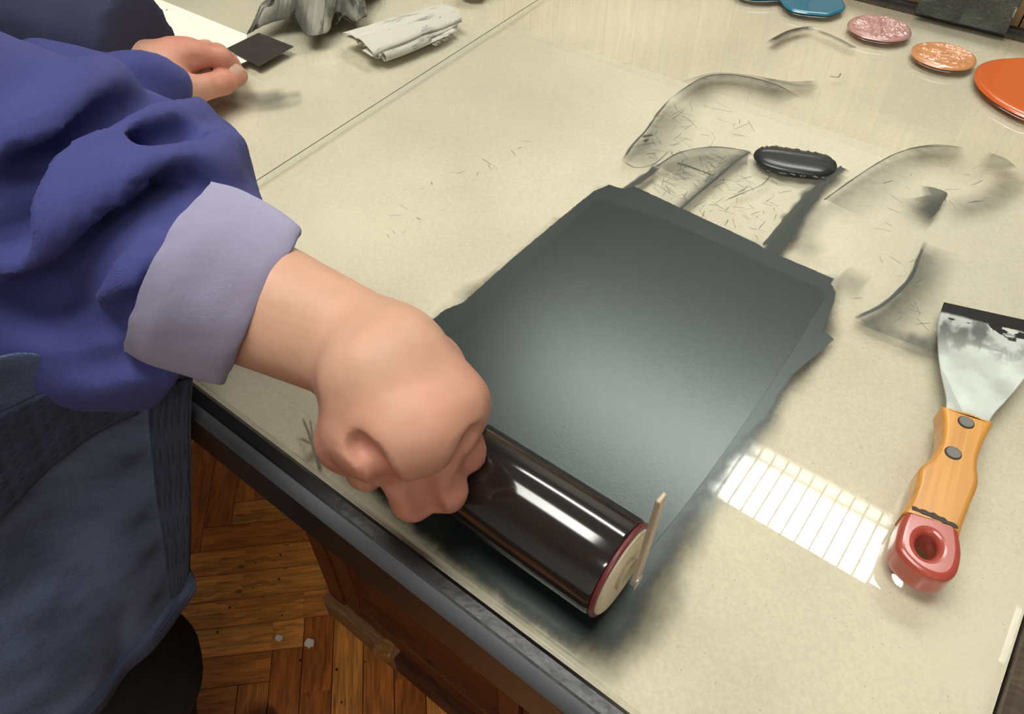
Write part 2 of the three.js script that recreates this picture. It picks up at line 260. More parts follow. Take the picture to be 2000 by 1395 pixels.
{ // two sheets of glass that meet in a dark slanting joint
  const s0 = flat(490, 360), s1 = flat(1050, 0), sl = (v) => s0[0] + (s1[0] - s0[0]) * (v - s0[1]) / (s1[1] - s0[1]), e = 0.0001, a = B.v0 + 0.002, b = B.v1 - 0.003;
  single('glass_sheet', 'clear glass sheet over the bench top, carrying ink, brayer and scraper', 'glass sheet', prism([[sl(a) + e, a], [B.u1 - 0.003, a], [B.u1 - 0.003, b], [sl(b) + e, b]], -0.007, 0), M.glass);
  single('glass_sheet', 'clear glass sheet beyond the slanting joint, under both rags and the left hand', 'glass sheet', prism([[B.u0 + 0.003, a], [sl(a) - e, a], [sl(b) - e, b], [B.u0 + 0.003, b]], -0.007, 0), M.glass);
  const q = 0.0005; single('joint_line', 'thin dark dirt line in the joint between the two glass sheets', 'joint', prism([[sl(a) - q, a], [sl(a) + q, a], [sl(b) + q, b], [sl(b) - q, b]], 0.00002, 0.00012), mat({ color: lin(0.03, 0.028, 0.02), roughness: 0.9 }));
}
{ // cabinet under the bench, its end and a low foot in view
  const F = 0.28, U0 = -0.605, U1 = 0.06, bot = 0.055, top = TOP - 0.09;
  const t = thing('base_cabinet', 'dark brown wooden cabinet under the bench with framed door and battered foot rail', 'cabinet', P(0, 0, -TOP));
  const bx = (u0, u1, v0, v1, y0, y1, r = 0.002) => uvBox(rbox(u1 - u0, y1 - y0, v1 - v0, r, (u0 + u1) / 2, (y0 + y1) / 2, -(v0 + v1) / 2));
  part(t, 'carcass', bx(U0, U1, F + 0.012, 1.0, bot, top), M.cabinetDark);
  part(t, 'corner_post', bx(U0 - 0.006, U0 + 0.03, F - 0.014, F + 0.03, 0.0, top), M.cabinet);
  part(t, 'door_panel', bx(U0 + 0.034, -0.2, F + 0.004, F + 0.014, bot, top - 0.02), M.cabinet);
  for (const [a, b, c, d] of [[U0 + 0.034, U0 + 0.07, bot, top - 0.02], [-0.235, -0.2, bot, top - 0.02], [U0 + 0.07, -0.235, top - 0.14, top - 0.02], [U0 + 0.07, -0.235, bot, bot + 0.05]]) part(t, a < U0 + 0.04 || a === -0.235 ? 'stile' : 'rail', bx(a, b, F - 0.01, F + 0.008, c, d), M.cabinet);
  for (const u of [-0.195, -0.065]) part(t, 'drawer_front', bx(u, u + 0.125, F - 0.006, F + 0.013, bot, top - 0.02), M.cabinetDark);
  const c = at(722, 1105, -0.52), latch = part(t, 'latch', merge([rbox(0.035, 0.05, 0.016, 0.004, 0, 0, 0), new THREE.CylinderGeometry(0.012, 0.015, 0.03, 14).rotateX(Math.PI / 2).translate(-0.006, -0.012, 0.02)]), M.rim, 'black latch'); latch.position.set(-0.47, TOP - 0.42, -(F - 0.018)); void c;
  // foot rail: worn board on edge, dowel and two broken blocks
  const fl = (px, py, h) => { const p = at(px, py, h - TOP); return [p.x, -p.z]; }, r0 = fl(634, 1163, 0.06), r1 = fl(748, 1258, 0.06);
  const rail = part(t, 'foot_rail', bx(r0[0], r1[0] + 0.03, 0.252, 0.277, 0.0, 0.06, 0.003), M.cabinetPale, 'worn greyish foot rail'); void rail;
  part(t, 'plinth', bx(r1[0] + 0.02, U1, 0.254, 0.3, 0.0, 0.055, 0.003), M.cabinetDark);
  const d0 = at(695, 1196, -TOP + 0.075), d1 = at(765, 1243, -TOP + 0.075);
  part(t, 'dowel', new THREE.TubeGeometry(new THREE.LineCurve3(V3(d0.x, 0.07, -0.285), V3(d1.x, 0.07, -0.285)), 4, 0.009, 12), wood(0.5, 0.27, 0.12, 0.6, 4, 4));
  for (const [px, py, y, s, v] of [[764, 1262, 0.04, 0.04, 0.262], [774, 1232, 0.07, 0.034, 0.29]]) { const p = at(px, py, -TOP + y), g = uvBox(rbox(s, s * 1.1, s * 0.8, 0.006)); const b = part(t, 'block', g, wood(0.5, 0.25, 0.08, 0.6, 5, 5)); b.position.set(p.x, y, -v); b.rotation.set(0.15, 0.4, 0.2); }
}

// ---------------------------------------------------------------- ink on the glass
function polyDist(pts, x, y) {   // signed distance to a polygon, negative inside
  let d = 1e9, s = 1;
  for (let i = 0, j = pts.length - 1; i < pts.length; j = i++) {
    const [ax, ay] = pts[i], [bx, by] = pts[j], ex = bx - ax, ey = by - ay, wx = x - ax, wy = y - ay, t = clamp((wx * ex + wy * ey) / (ex * ex + ey * ey));
    d = Math.min(d, (wx - t * ex) ** 2 + (wy - t * ey) ** 2);
    const c = [y >= ay, y < by, ex * wy > ey * wx]; if (c.every(Boolean) || !c.some(Boolean)) s = -s;
  }
  return s * Math.sqrt(d);
}
// a film: thin patch on the glass whose cover(u, v) 0..1 says how much ink lies there
function film(name, label, category, bounds, cover, res, h, base = M.ink, parent, extra = {}) {
  const [u0, v0, u1, v1] = bounds, w = Math.min(1536, Math.round((u1 - u0) / res)), hh = Math.min(1536, Math.round((v1 - v0) / res));
  const t = texture(w, hh, (i, j) => [cover(lerp(u0, u1, (i + 0.5) / w), lerp(v0, v1, (j + 0.5) / hh))]); t.wrapS = t.wrapT = THREE.ClampToEdgeWrapping;
  const m = base.clone(); m.bumpMap = null; m.alphaMap = t; m.transparent = true; Object.assign(m, extra);
  const g = new THREE.PlaneGeometry(u1 - u0, v1 - v0).rotateX(-Math.PI / 2);
  if (parent) { const o = part(parent, name, g, m, label); o.position.copy(P((u0 + u1) / 2, (v0 + v1) / 2, h)).sub(parent.position); return o; }
  return single(name, label, category, g, m, P((u0 + u1) / 2, (v0 + v1) / 2, h));
}
// strokes: a line of ink with a core and a fade to its left and right side
function strokeField(strokes) {
  const S = strokes.map((s) => ({ w: 0.0009, L: 0, R: 0, a: 0.85, f: 0.5, ...s, p: (s.raw ? s.pts : new THREE.CatmullRomCurve3(s.pts.map(([x, y]) => { const q = flat(x, y); return V3(q[0], q[1], 0); }), false, 'centripetal').getPoints(s.pts.length * 7).map((q) => [q.x, q.y])) }));
  for (const s of S) { const U = s.p.map((q) => q[0]), V = s.p.map((q) => q[1]), m = Math.max(s.w * 2, s.L, s.R); s.b = [Math.min(...U) - m, Math.min(...V) - m, Math.max(...U) + m, Math.max(...V) + m]; }
  return (x, y) => {
    let A = 0;
    for (const s of S) {
      if (x < s.b[0] || y < s.b[1] || x > s.b[2] || y > s.b[3]) continue;
      let best = 1e9, side = 0, tt = 0; const n = s.p.length - 1;
      for (let i = 0; i < n; i++) { const [ax, ay] = s.p[i], ex = s.p[i + 1][0] - ax, ey = s.p[i + 1][1] - ay, wx = x - ax, wy = y - ay, t = clamp((wx * ex + wy * ey) / (ex * ex + ey * ey)), d = (wx - t * ex) ** 2 + (wy - t * ey) ** 2; if (d < best) { best = d; side = ex * wy - ey * wx; tt = (i + t) / n; } }
      const d = Math.sqrt(best), env = Math.min(1, 6 * tt + (s.e0 ?? 0.15), 6 * (1 - tt) + (s.e1 ?? 0.15)), nz = s.L || s.R ? 0.75 + 0.5 * fbm(x * 160, y * 160, 3, 3) : 1, w = s.w * (0.6 + 0.8 * noise(x * 90, y * 90, 8));
      let a = Math.min(1, s.a * 1.3) * env * (1 - sst(w * 0.5, w * 1.3, d));
      const F = side > 0 ? s.L : s.R; if (F > 0 && d < F) { const inEnd = tt > 0.004 && tt < 0.996 ? 1 : 0; a = Math.max(a, s.f * 1.6 * env * inEnd * (1 - sst(0, F, d)) * nz); }
      A = 1 - (1 - A) * (1 - clamp(a));
    }
    return A;
  };
}
const boundsOf = (pts, pad = 0.01) => { const q = pts.map(([x, y]) => flat(x, y)), U = q.map((a) => a[0]), V = q.map((a) => a[1]); return [Math.min(...U) - pad, Math.min(...V) - pad, Math.max(...U) + pad, Math.max(...V) + pad]; };
let layer = 0.0004;
function smear(label, strokes, extra = [], pad = 0.012) {
  const field = strokeField(strokes), b = boundsOf([...strokes.flatMap((s) => s.raw ? [] : s.pts), ...extra.flat()], pad);
  const soft = (u, v) => { const e = Math.min(u - b[0], b[2] - u, v - b[1], b[3] - v); return sst(0, 0.008, e); };
  return film('ink_smear', label, 'ink smear', b, (u, v) => 0.96 * field(u, v) * soft(u, v), 0.00042, layer += 0.00005, M.ink, null, { color: lin(0.03, 0.036, 0.03), roughness: 0.3 });
}
function scratches(n, poly, len) {   // fine random scratches inside a patch of the photograph, as raw strokes
  const q = poly.map(([x, y]) => flat(x, y)), U = q.map((a) => a[0]), V = q.map((a) => a[1]), out = [];
  while (out.length < n) { const x = rr(Math.min(...U), Math.max(...U)), y = rr(Math.min(...V), Math.max(...V)); if (polyDist(q, x, y) > 0) continue; const a = rr(0, Math.PI), l = len * rr(0.3, 1.2), c = rr(-0.25, 0.25); out.push({ raw: true, pts: [[x - l * Math.cos(a), y - l * Math.sin(a)], [x, y + c * l * 0.2], [x + l * Math.cos(a), y + l * Math.sin(a)]], w: rr(0.00025, 0.00045), a: rr(0.25, 0.7) }); }
  return out;
}
smear('wide grey arched ink smear with scratches, beyond the black ink ridge', [
  { pts: [[1560, 190], [1520, 168], [1470, 153], [1420, 146], [1380, 150], [1345, 168], [1310, 193]], w: 0.0011, L: 0.045, f: 0.34, a: 0.8 },
  { pts: [[1310, 193], [1285, 222], [1262, 255], [1235, 285], [1216, 315]], w: 0.0012, L: 0.05, f: 0.24, a: 0.75 },
  { pts: [[1330, 160], [1400, 143], [1480, 150], [1560, 166], [1590, 165]], w: 0.0005, R: 0.02, f: 0.22, a: 0.4 },
  { pts: [[1490, 152], [1545, 160], [1592, 158]], w: 0.0006, R: 0.028, f: 0.3, a: 0.2 },
  { pts: [[1255, 268], [1275, 264]], w: 0.0022, a: 0.8 }, { pts: [[1258, 278], [1266, 272]], w: 0.0018, a: 0.8 }, { pts: [[1216, 315], [1240, 328], [1275, 322], [1310, 292]], w: 0.0007, a: 0.6 },
  { pts: [[1262, 302], [1282, 300]], w: 0.0006, a: 0.7 }, { pts: [[1266, 308], [1278, 310]], w: 0.0006, a: 0.7 },
  ...scratches(46, [[1230, 300], [1290, 215], [1400, 190], [1480, 250], [1400, 290], [1300, 310]], 0.011)], [[[1220, 340], [1420, 250]]]);
smear('scratched grey ink tail arching from the ink bed to the black ridge', [
  { pts: [[1225, 368], [1262, 345], [1283, 325]], w: 0.0042, a: 0.9, e0: 1, e1: 0.3 },
  { pts: [[1283, 325], [1330, 298], [1395, 288], [1462, 296]], w: 0.0009, R: 0.05, f: 0.3, a: 0.8, e0: 1, e1: 1 },
  { pts: [[1464, 298], [1435, 318], [1400, 348], [1362, 380], [1330, 408]], w: 0.0014, R: 0.012, L: 0.006, f: 0.45, a: 0.92, e0: 1, e1: 1 },
  { pts: [[1325, 320], [1362, 332], [1396, 345]], w: 0.0011, a: 0.75, e0: 1 }, { pts: [[1510, 335], [1490, 360], [1450, 378], [1410, 395]], w: 0.0006, a: 0.6 },
  ...scratches(80, [[1260, 365], [1330, 310], [1440, 300], [1380, 370], [1330, 395]], 0.009), ...scratches(60, [[1340, 405], [1440, 330], [1560, 370], [1480, 470]], 0.008)], [[[1480, 480], [1250, 360]]]);
smear('solid dark ink tail from the ink bed to the right end of the ridge', [
  { pts: [[1642, 326], [1608, 352], [1572, 386], [1540, 420], [1505, 462], [1492, 478]], w: 0.0013, L: 0.012, f: 0.9, a: 0.95, e0: 1, e1: 1 },
  { pts: [[1600, 366], [1568, 402], [1545, 440], [1522, 480], [1515, 488]], w: 0.0085, a: 0.93, e0: 0.4, e1: 1 },
  { pts: [[1610, 395], [1580, 430], [1570, 470], [1600, 500]], w: 0.0004, R: 0.02, L: 0.02, f: 0.16, a: 0.2 }, { pts: [[1640, 535], [1690, 560]], w: 0.0003, R: 0.02, L: 0.02, f: 0.2, a: 0.1 }], [[[1480, 500], [1660, 420]]]);
smear('pale grey arched smear with thin dark outline behind the scraper blade', [
  { pts: [[1610, 391], [1660, 355], [1710, 322], [1755, 299], [1800, 288], [1870, 287]], w: 0.0008, R: 0.05, f: 0.2, a: 0.85, e0: 1 },
  { pts: [[1770, 292], [1830, 284], [1880, 290]], w: 0.0009, R: 0.03, f: 0.25, a: 0.6 },
  { pts: [[1930, 298], [1965, 312], [1986, 330]], w: 0.0007, R: 0.04, f: 0.3, a: 0.35 },
  { pts: [[1985, 335], [1962, 368], [1920, 395], [1850, 412]], w: 0.003, R: 0.02, L: 0.02, f: 0.22, a: 0.12 },
  ...scratches(16, [[1640, 420], [1700, 340], [1900, 300], [1950, 380], [1720, 470]], 0.008)], [[[1620, 440], [1990, 420]]]);
smear('small grey fan-shaped smear with a sharp dark curved edge', [
  { pts: [[1798, 365], [1825, 369], [1847, 378], [1838, 398], [1828, 415], [1815, 430]], w: 0.0008, R: 0.04, f: 0.55, a: 0.85 }], [[[1745, 440], [1760, 380]]]);
smear('dark curved ink stroke left of the scraper blade with grey wash below', [
  { pts: [[1806, 476], [1792, 510], [1780, 540], [1755, 570], [1722, 598], [1673, 622]], w: 0.0016, L: 0.034, f: 0.34, a: 0.9, e0: 0.3, e1: 0.6 },
  { pts: [[1664, 628], [1720, 650], [1780, 672], [1828, 690]], w: 0.0007, L: 0.02, f: 0.3, a: 0.35, e1: 1 }, { pts: [[1836, 655], [1800, 668], [1770, 655]], w: 0.006, L: 0.014, R: 0.01, f: 0.35, a: 0.25 },
  ...scratches(14, [[1640, 560], [1700, 480], [1830, 500], [1820, 640], [1690, 620]], 0.008)], [[[1660, 700], [1850, 640]]]);
smear('small dark arched smear between the blue and pink ink pools and the bench middle', [
  { pts: [[1498, 85], [1530, 66], [1560, 56], [1586, 53]], w: 0.0018, R: 0.016, f: 0.6, a: 0.75 }, { pts: [[1596, 60], [1632, 74], [1668, 93]], w: 0.0022, R: 0.01, f: 0.4, a: 0.45, e1: 1 }, { pts: [[1620, 150], [1636, 152], [1642, 144]], w: 0.0007, a: 0.8 }], [[[1500, 100]]]);
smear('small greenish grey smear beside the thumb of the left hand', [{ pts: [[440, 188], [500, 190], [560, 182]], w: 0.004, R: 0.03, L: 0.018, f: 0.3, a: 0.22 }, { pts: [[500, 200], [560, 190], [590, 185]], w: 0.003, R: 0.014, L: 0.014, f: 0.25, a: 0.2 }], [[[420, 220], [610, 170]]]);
smear('crossed thin black strokes on the bench edge left of the fist', [
  { pts: [[592, 820], [604, 850], [616, 890], [627, 922]], w: 0.0011, a: 0.9, e0: 0.4, e1: 0.5 }, { pts: [[588, 858], [612, 868], [640, 850]], w: 0.0012, a: 0.8 }, { pts: [[606, 822], [612, 862]], w: 0.0006, a: 0.8 },
  { pts: [[600, 905], [622, 882], [640, 884]], w: 0.002, R: 0.008, L: 0.006, f: 0.4, a: 0.6 }, { pts: [[560, 780], [590, 800], [640, 870]], w: 0.0002, a: 0.2 }], [[[580, 812]]], 0.006);
smear('scattered fine dark scratches on the bare bench left of the ink bed', scratches(110, [[700, 480], [860, 330], [1130, 230], [1200, 330], [960, 520], [800, 600]], 0.006).concat(scratches(12, [[560, 150], [1000, 60], [1300, 80], [900, 330]], 0.006)), [[[560, 600], [1300, 60]]]);

{ // the ink bed: ragged outer film, and the freshly rolled square on it
  const c = flat(1240, 680), t = thing('ink_bed', 'large rolled-out square of black ink on the glass beside the brayer', 'ink', P(c[0], c[1], 0));
  const outer = [[835, 634], [868, 607], [905, 592], [1010, 498], [1128, 400], [1160, 375], [1190, 362], [1207, 368], [1226, 370], [1238, 365], [1300, 394], [1480, 478], [1490, 486], [1560, 517], [1628, 546], [1622, 556], [1632, 572], [1626, 600], [1606, 648], [1629, 664], [1600, 690], [1545, 735], [1500, 815], [1430, 892], [1368, 978], [1312, 1066], [1264, 1146], [1232, 1222], [1190, 1262], [1120, 1256], [1040, 1206], [955, 1142], [872, 1080], [800, 1022], [712, 938], [640, 868], [700, 760]].map(([x, y]) => flat(x, y));
  const wash = [[835, 634], [1190, 365], [1628, 546], [1625, 665], [1545, 750], [1500, 840], [1425, 948], [1352, 1070], [1295, 1165], [1255, 1248], [1200, 1290], [1130, 1270], [1040, 1212], [940, 1130], [850, 1068], [780, 1000], [640, 870]].map(([x, y]) => flat(x, y));
  const q = [...outer, ...wash], U = q.map((a) => a[0]), V = q.map((a) => a[1]), b = [Math.min(...U) - 0.02, 0.1405, Math.max(...U) + 0.02, Math.max(...V) + 0.02];
  const bl = flat(1390, 990);
  film('ink_fringe', 'thin translucent ink fringe', '', b, (u, v) => { const d = polyDist(wash, u, v), k = sst(0.28, 0.2, v), n = fbm(u * 45, v * 45, 5, 4) - 0.5; return 0.62 * (1 - sst(-0.010, 0.010 + 0.006 * k, d + n * 0.022)) * (0.7 + 0.5 * fbm(u * 300, v * 60, 2, 3)); }, 0.0005, 0.0003, M.ink, t, { color: lin(0.05, 0.05, 0.035), roughness: 0.17 });
  const e = film('ink_film', '', '', b, (u, v) => { const d = polyDist(outer, u, v), soft = sst(0.10, 0.0, Math.hypot(u - bl[0], (v - bl[1]) * 0.6)) * 0.008 + sst(0.22, 0.14, v) * 0.005 + 0.0005; const n = (fbm(u * 130, v * 130, 1, 4) - 0.5) * soft * 1.2 + (noise(u * 900, v * 900, 4) - 0.5) * 0.0008; return 1 - sst(-soft, soft, d + n); }, 0.00033, 0.00085, M.ink, t, { color: lin(0.011, 0.015, 0.014), roughness: 0.34 });
  e.userData = {};
  const inner = smoothClosed([[880, 650], [1020, 522], [1166, 392], [1172, 391], [1300, 432], [1430, 490], [1606, 570], [1611, 578], [1560, 668], [1480, 790], [1400, 905], [1330, 1000], [1240, 1110], [1180, 1160], [1110, 1110], [990, 1020], [830, 880], [760, 800]].flatMap((p, i, a) => { const n = a[(i + 1) % a.length]; return [p, [lerp(p[0], n[0], 0.5), lerp(p[1], n[1], 0.5)]]; }).map(([x, y]) => flat(x, y)), 160);
  const g = prism(inner, 0.0009, 0.0013).translate(-t.position.x, -t.position.y, -t.position.z);
  part(t, 'rolled_square', uvBox(g), M.ink);
}
{ // thick ridge of fresh ink
  const a = at(1478, 303, 0.003), b = at(1632, 325, 0.003), along = b.clone().sub(a), side = V3(-along.z, 0, along.x).normalize(), L = along.length();
  const t = thing('ink_ridge', 'thick glossy ridge of black ink at the top of the ink bed', 'ink', a.clone().setY(TOP));
  const g = gridGeo(120, 40, (s, q) => {
    const e = Math.pow(Math.max(0, 1 - Math.pow(Math.abs(2 * s - 1), 4)), 0.62), wob = 0.0016 * (noise(s * 22, 3) - 0.5) * sst(0.6, 1, q);
    const w = 0.0215 * e, ang = Math.PI * q, x = -Math.cos(ang), y = Math.sin(ang);
    const hgt = (0.0068 * Math.pow(y, 0.75) + 0.0009 * Math.exp(-(((x - 0.42) / 0.2) ** 2)) - 0.0007 * Math.exp(-(((x - 0.05) / 0.22) ** 2))) * Math.max(e, 0.02);
    const p = along.clone().multiplyScalar(lerp(-0.04, 1.03, s)).addScaledVector(side, -x * (w + (x > 0.4 ? wob * 2 : 0)) - 0.012 * (s - 0.5) ** 2); p.y = 0.0006 + Math.max(0, hgt + (x > 0.5 ? 0.0016 * (noise(s * 34, 9) - 0.5) : 0)); return p;
  });
  part(t, 'ridge', g, M.wetInk);
  const drops = []; for (let i = 0; i < 16; i++) { const s = rr(0.08, 0.92), r = rr(0.0008, 0.0024); drops.push(new THREE.SphereGeometry(r, 12, 8).scale(rr(1, 2.6), 0.55, 1).translate(along.x * s - side.x * -0 + side.x * 0, 0.001, along.z * s).translate(-side.x * -rr(0.018, 0.023), 0, -side.z * -rr(0.018, 0.023))); }
  const pd = part(t, 'ink_bead', merge(drops), M.wetInk); pd.userData.kind = 'stuff';
}
{ // pools of coloured ink along the back of the bench
  const pool = (label, cx, cy, outline, h, color, wrinkle, rough, sd) => {
    const pts = smoothClosed(outline, 120), N = 120, R = 34;
    const g = gridGeo(N - 1, R, (s, q) => {
      const [u, v] = pts[Math.round(s * (N - 1)) % pts.length], r = 1 - q, k = r, x = cx + (u - cx) * k, y = cy + (v - cy) * k;
      let z = h * (q < 0.001 ? 0 : Math.pow(Math.min(1, q * 11), 0.45));
      if (wrinkle) { const W = Math.abs(fbm(x * 85 + 9 * fbm(x * 40, y * 40, sd), y * 130 + sd, 2, 3) - 0.5), W2 = Math.abs(noise(x * 330, y * 480, sd) - 0.5); z += sst(0.02, 0.2, q) * wrinkle * (0.9 * (1 - sst(0, 0.10, W)) + 0.35 * (1 - sst(0, 0.2, W2)) - 0.3); }
      return V3(x - cx, 0.0006 + z, -(y - cy));
    });
    const idx = [...g.index.array]; for (let j = 0; j < R; j++) { const a = j * N + N - 1, b = j * N, c = a + N, d = b + N; idx.push(a, b, d, a, d, c); } g.setIndex(idx); g.computeVertexNormals();
    const m = mat({ color: lin(...color), roughness: rough, clearcoat: 1, clearcoatRoughness: wrinkle ? 0.16 : 0.05 });
    return single('ink_pool', label, 'ink pool', g, m, P(cx, cy, 0));
  };
  const disc = (cx, cy, r, j, sd) => { const o = []; for (let i = 0; i < 18; i++) { const a = i / 18 * 2 * Math.PI, q = r * (1 + j * (noise(i * 1.3, sd) - 0.5)); o.push([cx + q * Math.cos(a), cy + q * Math.sin(a)]); } return o; };
  const pk = flat(1717, 57), og = flat(1842, 111), bl = flat(1586, 6), b2 = flat(1486, -22);
  pool('flat round pool of dusty pink ink with wrinkled skin', pk[0], pk[1], disc(pk[0], pk[1], 0.0382, 0.06, 2), 0.0026, [0.46, 0.25, 0.225], 0.0022, 0.35, 5);
  pool('flat round pool of pale orange ink with wrinkled glossy skin', og[0], og[1], disc(og[0], og[1], 0.0362, 0.03, 4), 0.0026, [0.62, 0.28, 0.115], 0.0018, 0.3, 11);
  pool('smooth blue ink pool wholly nearest the pink pool', bl[0], bl[1], disc(bl[0], bl[1], 0.042, 0.12, 7), 0.003, [0.015, 0.17, 0.27], 0, 0.3, 3);
  pool('smooth blue ink pool cut by the upper picture edge, farthest from the pink pool', b2[0], b2[1], disc(b2[0], b2[1], 0.0425, 0.1, 9), 0.003, [0.02, 0.21, 0.33], 0, 0.3, 3);
  const o = [[1902, 152], [1908, 132], [1930, 122], [1975, 117], [2030, 118], [2075, 140], [2090, 190], [2060, 240], [2010, 235], [1965, 215], [1930, 192], [1910, 172]].map(([x, y]) => flat(x, y));
  const oc = flat(1995, 172); pool('large smooth orange ink pool at the right rim of the picture', oc[0], oc[1], o, 0.004, [0.66, 0.13, 0.025], 0, 0.3, 3);
}

// ---------------------------------------------------------------- tools and cloths on the glass
{ // scraper: local x = across, y up, -z = along from the red end to the blade
  const E0 = at(1803, 1148, 0.006), turn = Math.atan2(0.12010, 0.99276);
  const t = thing('paint_scraper', 'paint scraper with inky steel blade, honey-coloured wooden handle and red end', 'scraper', P(E0.x, -E0.z, 0), turn);
  const shp = (pts, n = 90) => new THREE.Shape(pts.map(([a, b]) => new THREE.Vector2(b, a)));
  const lay = (g) => g.rotateX(-Math.PI / 2);
  const ex = (s, d, bev, y, seg = 3) => lay(new THREE.ExtrudeGeometry(s, { depth: d - 2 * bev, bevelEnabled: true, bevelSize: bev, bevelThickness: bev, bevelOffset: -bev, bevelSegments: seg, curveSegments: 10 })).translate(0, y + bev, 0);
  const curveL = new THREE.CatmullRomCurve3([[0.262, -0.0301], [0.245, -0.0303], [0.2281, -0.0293], [0.1995, -0.0252], [0.1735, -0.0195], [0.148, -0.0125], [0.12, -0.0105]].map(([a, b]) => V3(a, b, 0))).getPoints(40);
  const curveR = new THREE.CatmullRomCurve3([[0.12, 0.011], [0.1522, 0.0165], [0.1717, 0.0229], [0.2048, 0.0324], [0.235, 0.0372], [0.255, 0.0388], [0.2752, 0.039]].map(([a, b]) => V3(a, b, 0))).getPoints(40);
  const bt = texture(512, 512, (i, j) => {
    const x = (i / 512 - 0.5) * 0.09, y = 0.11 + j / 512 * 0.18, edge = 0.2685 + 0.15 * x - y, n = fbm(x * 60, y * 60, 3, 4), sw = fbm(x * 45 + 3 * n, y * 130 + 2 * n, 7, 4);
    const inkA = Math.max(1 - sst(0.014, 0.0185, edge + (n - 0.5) * 0.008), sst(0.6, 0.66, sw) * (1 - sst(0.018, 0.062, edge)), 0.5 * sst(0.55, 0.75, fbm(x * 80, y * 40, 15, 4)) * (1 - sst(0.03, 0.08, edge)));
    const base = 0.84 + 0.3 * (fbm(x * 50, y * 50, 21, 4) - 0.5); const k = lerp(base, 0.055, clamp(inkA)); return [k * 0.97, k, k * 0.97];
  }, 3, true);
  bt.wrapS = bt.wrapT = THREE.ClampToEdgeWrapping;
  const bg = ex(shp([...curveL, ...curveR].map((p) => [p.x, p.y])), 0.0014, 0.0004, 0.0022, 1), bp = bg.attributes.position, buv = bg.attributes.uv;
  for (let i = 0; i < bp.count; i++) buv.setXY(i, bp.getX(i) / 0.09 + 0.5, (-bp.getZ(i) - 0.11) / 0.18);
  for (let i = 0; i < bp.count; i++) { const a = -bp.getZ(i); bp.setY(i, bp.getY(i) + 0.0055 * sst(0.24, 0.14, a) - 0.0015 * sst(0.2, 0.275, a)); }
  bg.computeVertexNormals();
  part(t, 'blade', bg, mat({ color: lin(0.95, 0.97, 0.95), map: bt, metalness: 0.15, roughness: 0.36 }), 'steel blade with black ink along its edge');
  const L = [[0.1305, -0.0145], [0.1154, -0.0108], [0.0971, -0.0097], [0.0844, -0.0119], [0.0721, -0.0172], [0.0595, -0.0168], [0.0445, -0.0177], [0.034, -0.0196]], R = [[0.035, 0.0062], [0.0426, 0.0066], [0.051, 0.0074], [0.0615, 0.0084], [0.0778, 0.0102], [0.0914, 0.0078], [0.1026, 0.0076], [0.1202, 0.0096], [0.1327, 0.012]];
  const side = (pts, k) => new THREE.CatmullRomCurve3(pts.map(([a, b]) => V3(a, b + k, 0))).getPoints(60).map((p) => [p.x, p.y]);
  const hwT = texture(256, 512, (i, j) => { const k = 0.86 + 0.12 * tnoise(i / 256 * 24 + 1.5 * tfbm(i / 256, j / 512, 4, 3, 2), j / 512 * 3, 96, 3) + 0.08 * (tnoise(i / 256 * 90, j / 512 * 6, 96, 8) - 0.5); return [k, k * 0.97, k * 0.9]; }, 3, true, [7, 5]);
  const hw = mat({ color: lin(0.80, 0.40, 0.085), map: hwT, roughness: 0.38 }); hw.clearcoat = 0.35; hw.clearcoatRoughness = 0.25;
  const hg = ex(shp([...side(R, 0.0026), [0.1338, 0], ...side(L, -0.0026)]), 0.0185, 0.0034, 0.0022, 4);
  part(t, 'handle', uvBox(hg), hw, 'wavy wooden handle');
  const st = mat({ color: lin(0.22, 0.22, 0.2), metalness: 0.6, roughness: 0.6 }), dk = mat({ color: lin(0.05, 0.04, 0.03), roughness: 0.6 });
  for (const [a, b] of [[0.1225, -0.0015], [0.0925, -0.0046]]) { const r = part(t, 'rivet', new THREE.CylinderGeometry(0.0042, 0.0044, 0.0016, 24).translate(b, 0.0209, -a), st); part(r, 'rivet_ring', new THREE.TorusGeometry(0.0044, 0.0007, 8, 28).rotateX(Math.PI / 2).translate(b, 0.0208, -a), dk); }
  const endPts = smoothClosed([[0.0445, -0.0185], [0.0345, -0.0212], [0.02, -0.0222], [0.008, -0.0205], [0.001, -0.0125], [-0.0015, -0.003], [0.001, 0.0062], [0.0085, 0.0112], [0.022, 0.0118], [0.034, 0.0092], [0.0405, 0.0068], [0.0425, -0.004]], 100);
  const es = shp(endPts); es.holes.push(new THREE.Path([...Array(40)].map((_, i) => new THREE.Vector2(-0.0062 + 0.0058 * Math.cos(i / 40 * 2 * Math.PI), 0.0185 + 0.0085 * Math.sin(i / 40 * 2 * Math.PI)))));
  const eg = ex(es, 0.0198, 0.0042, 0.0006, 5);
  const red = mat({ color: lin(0.42, 0.07, 0.045), roughness: 0.28, clearcoat: 0.6, clearcoatRoughness: 0.15 });
  part(t, 'red_end', eg, red, 'red rounded end with hanging hole');
  part(t, 'hole_sleeve', new THREE.CylinderGeometry(0.0062, 0.0058, 0.012, 28, 1, true).scale(1, 1, 1.42).translate(-0.0062, 0.0098, -0.0185), mat({ color: lin(0.34, 0.05, 0.035), roughness: 0.35, side: THREE.DoubleSide }));
  const bandPts = [...Array(14)].map((_, i) => [0.0412 - 0.0016 * Math.abs(i / 6.5 - 1) + 0.0006 * Math.sin(i * 2.3), lerp(-0.019, 0.0065, i / 13)]).concat([...Array(14)].map((_, i) => [0.0372 - 0.0003 * Math.sin(i * 2.1), lerp(0.0065, -0.0185, i / 13)]));
  part(t, 'worn_band', ex(shp(bandPts), 0.0012, 0.0003, 0.0200, 1), dk, 'dark worn band between wood and red end');
}
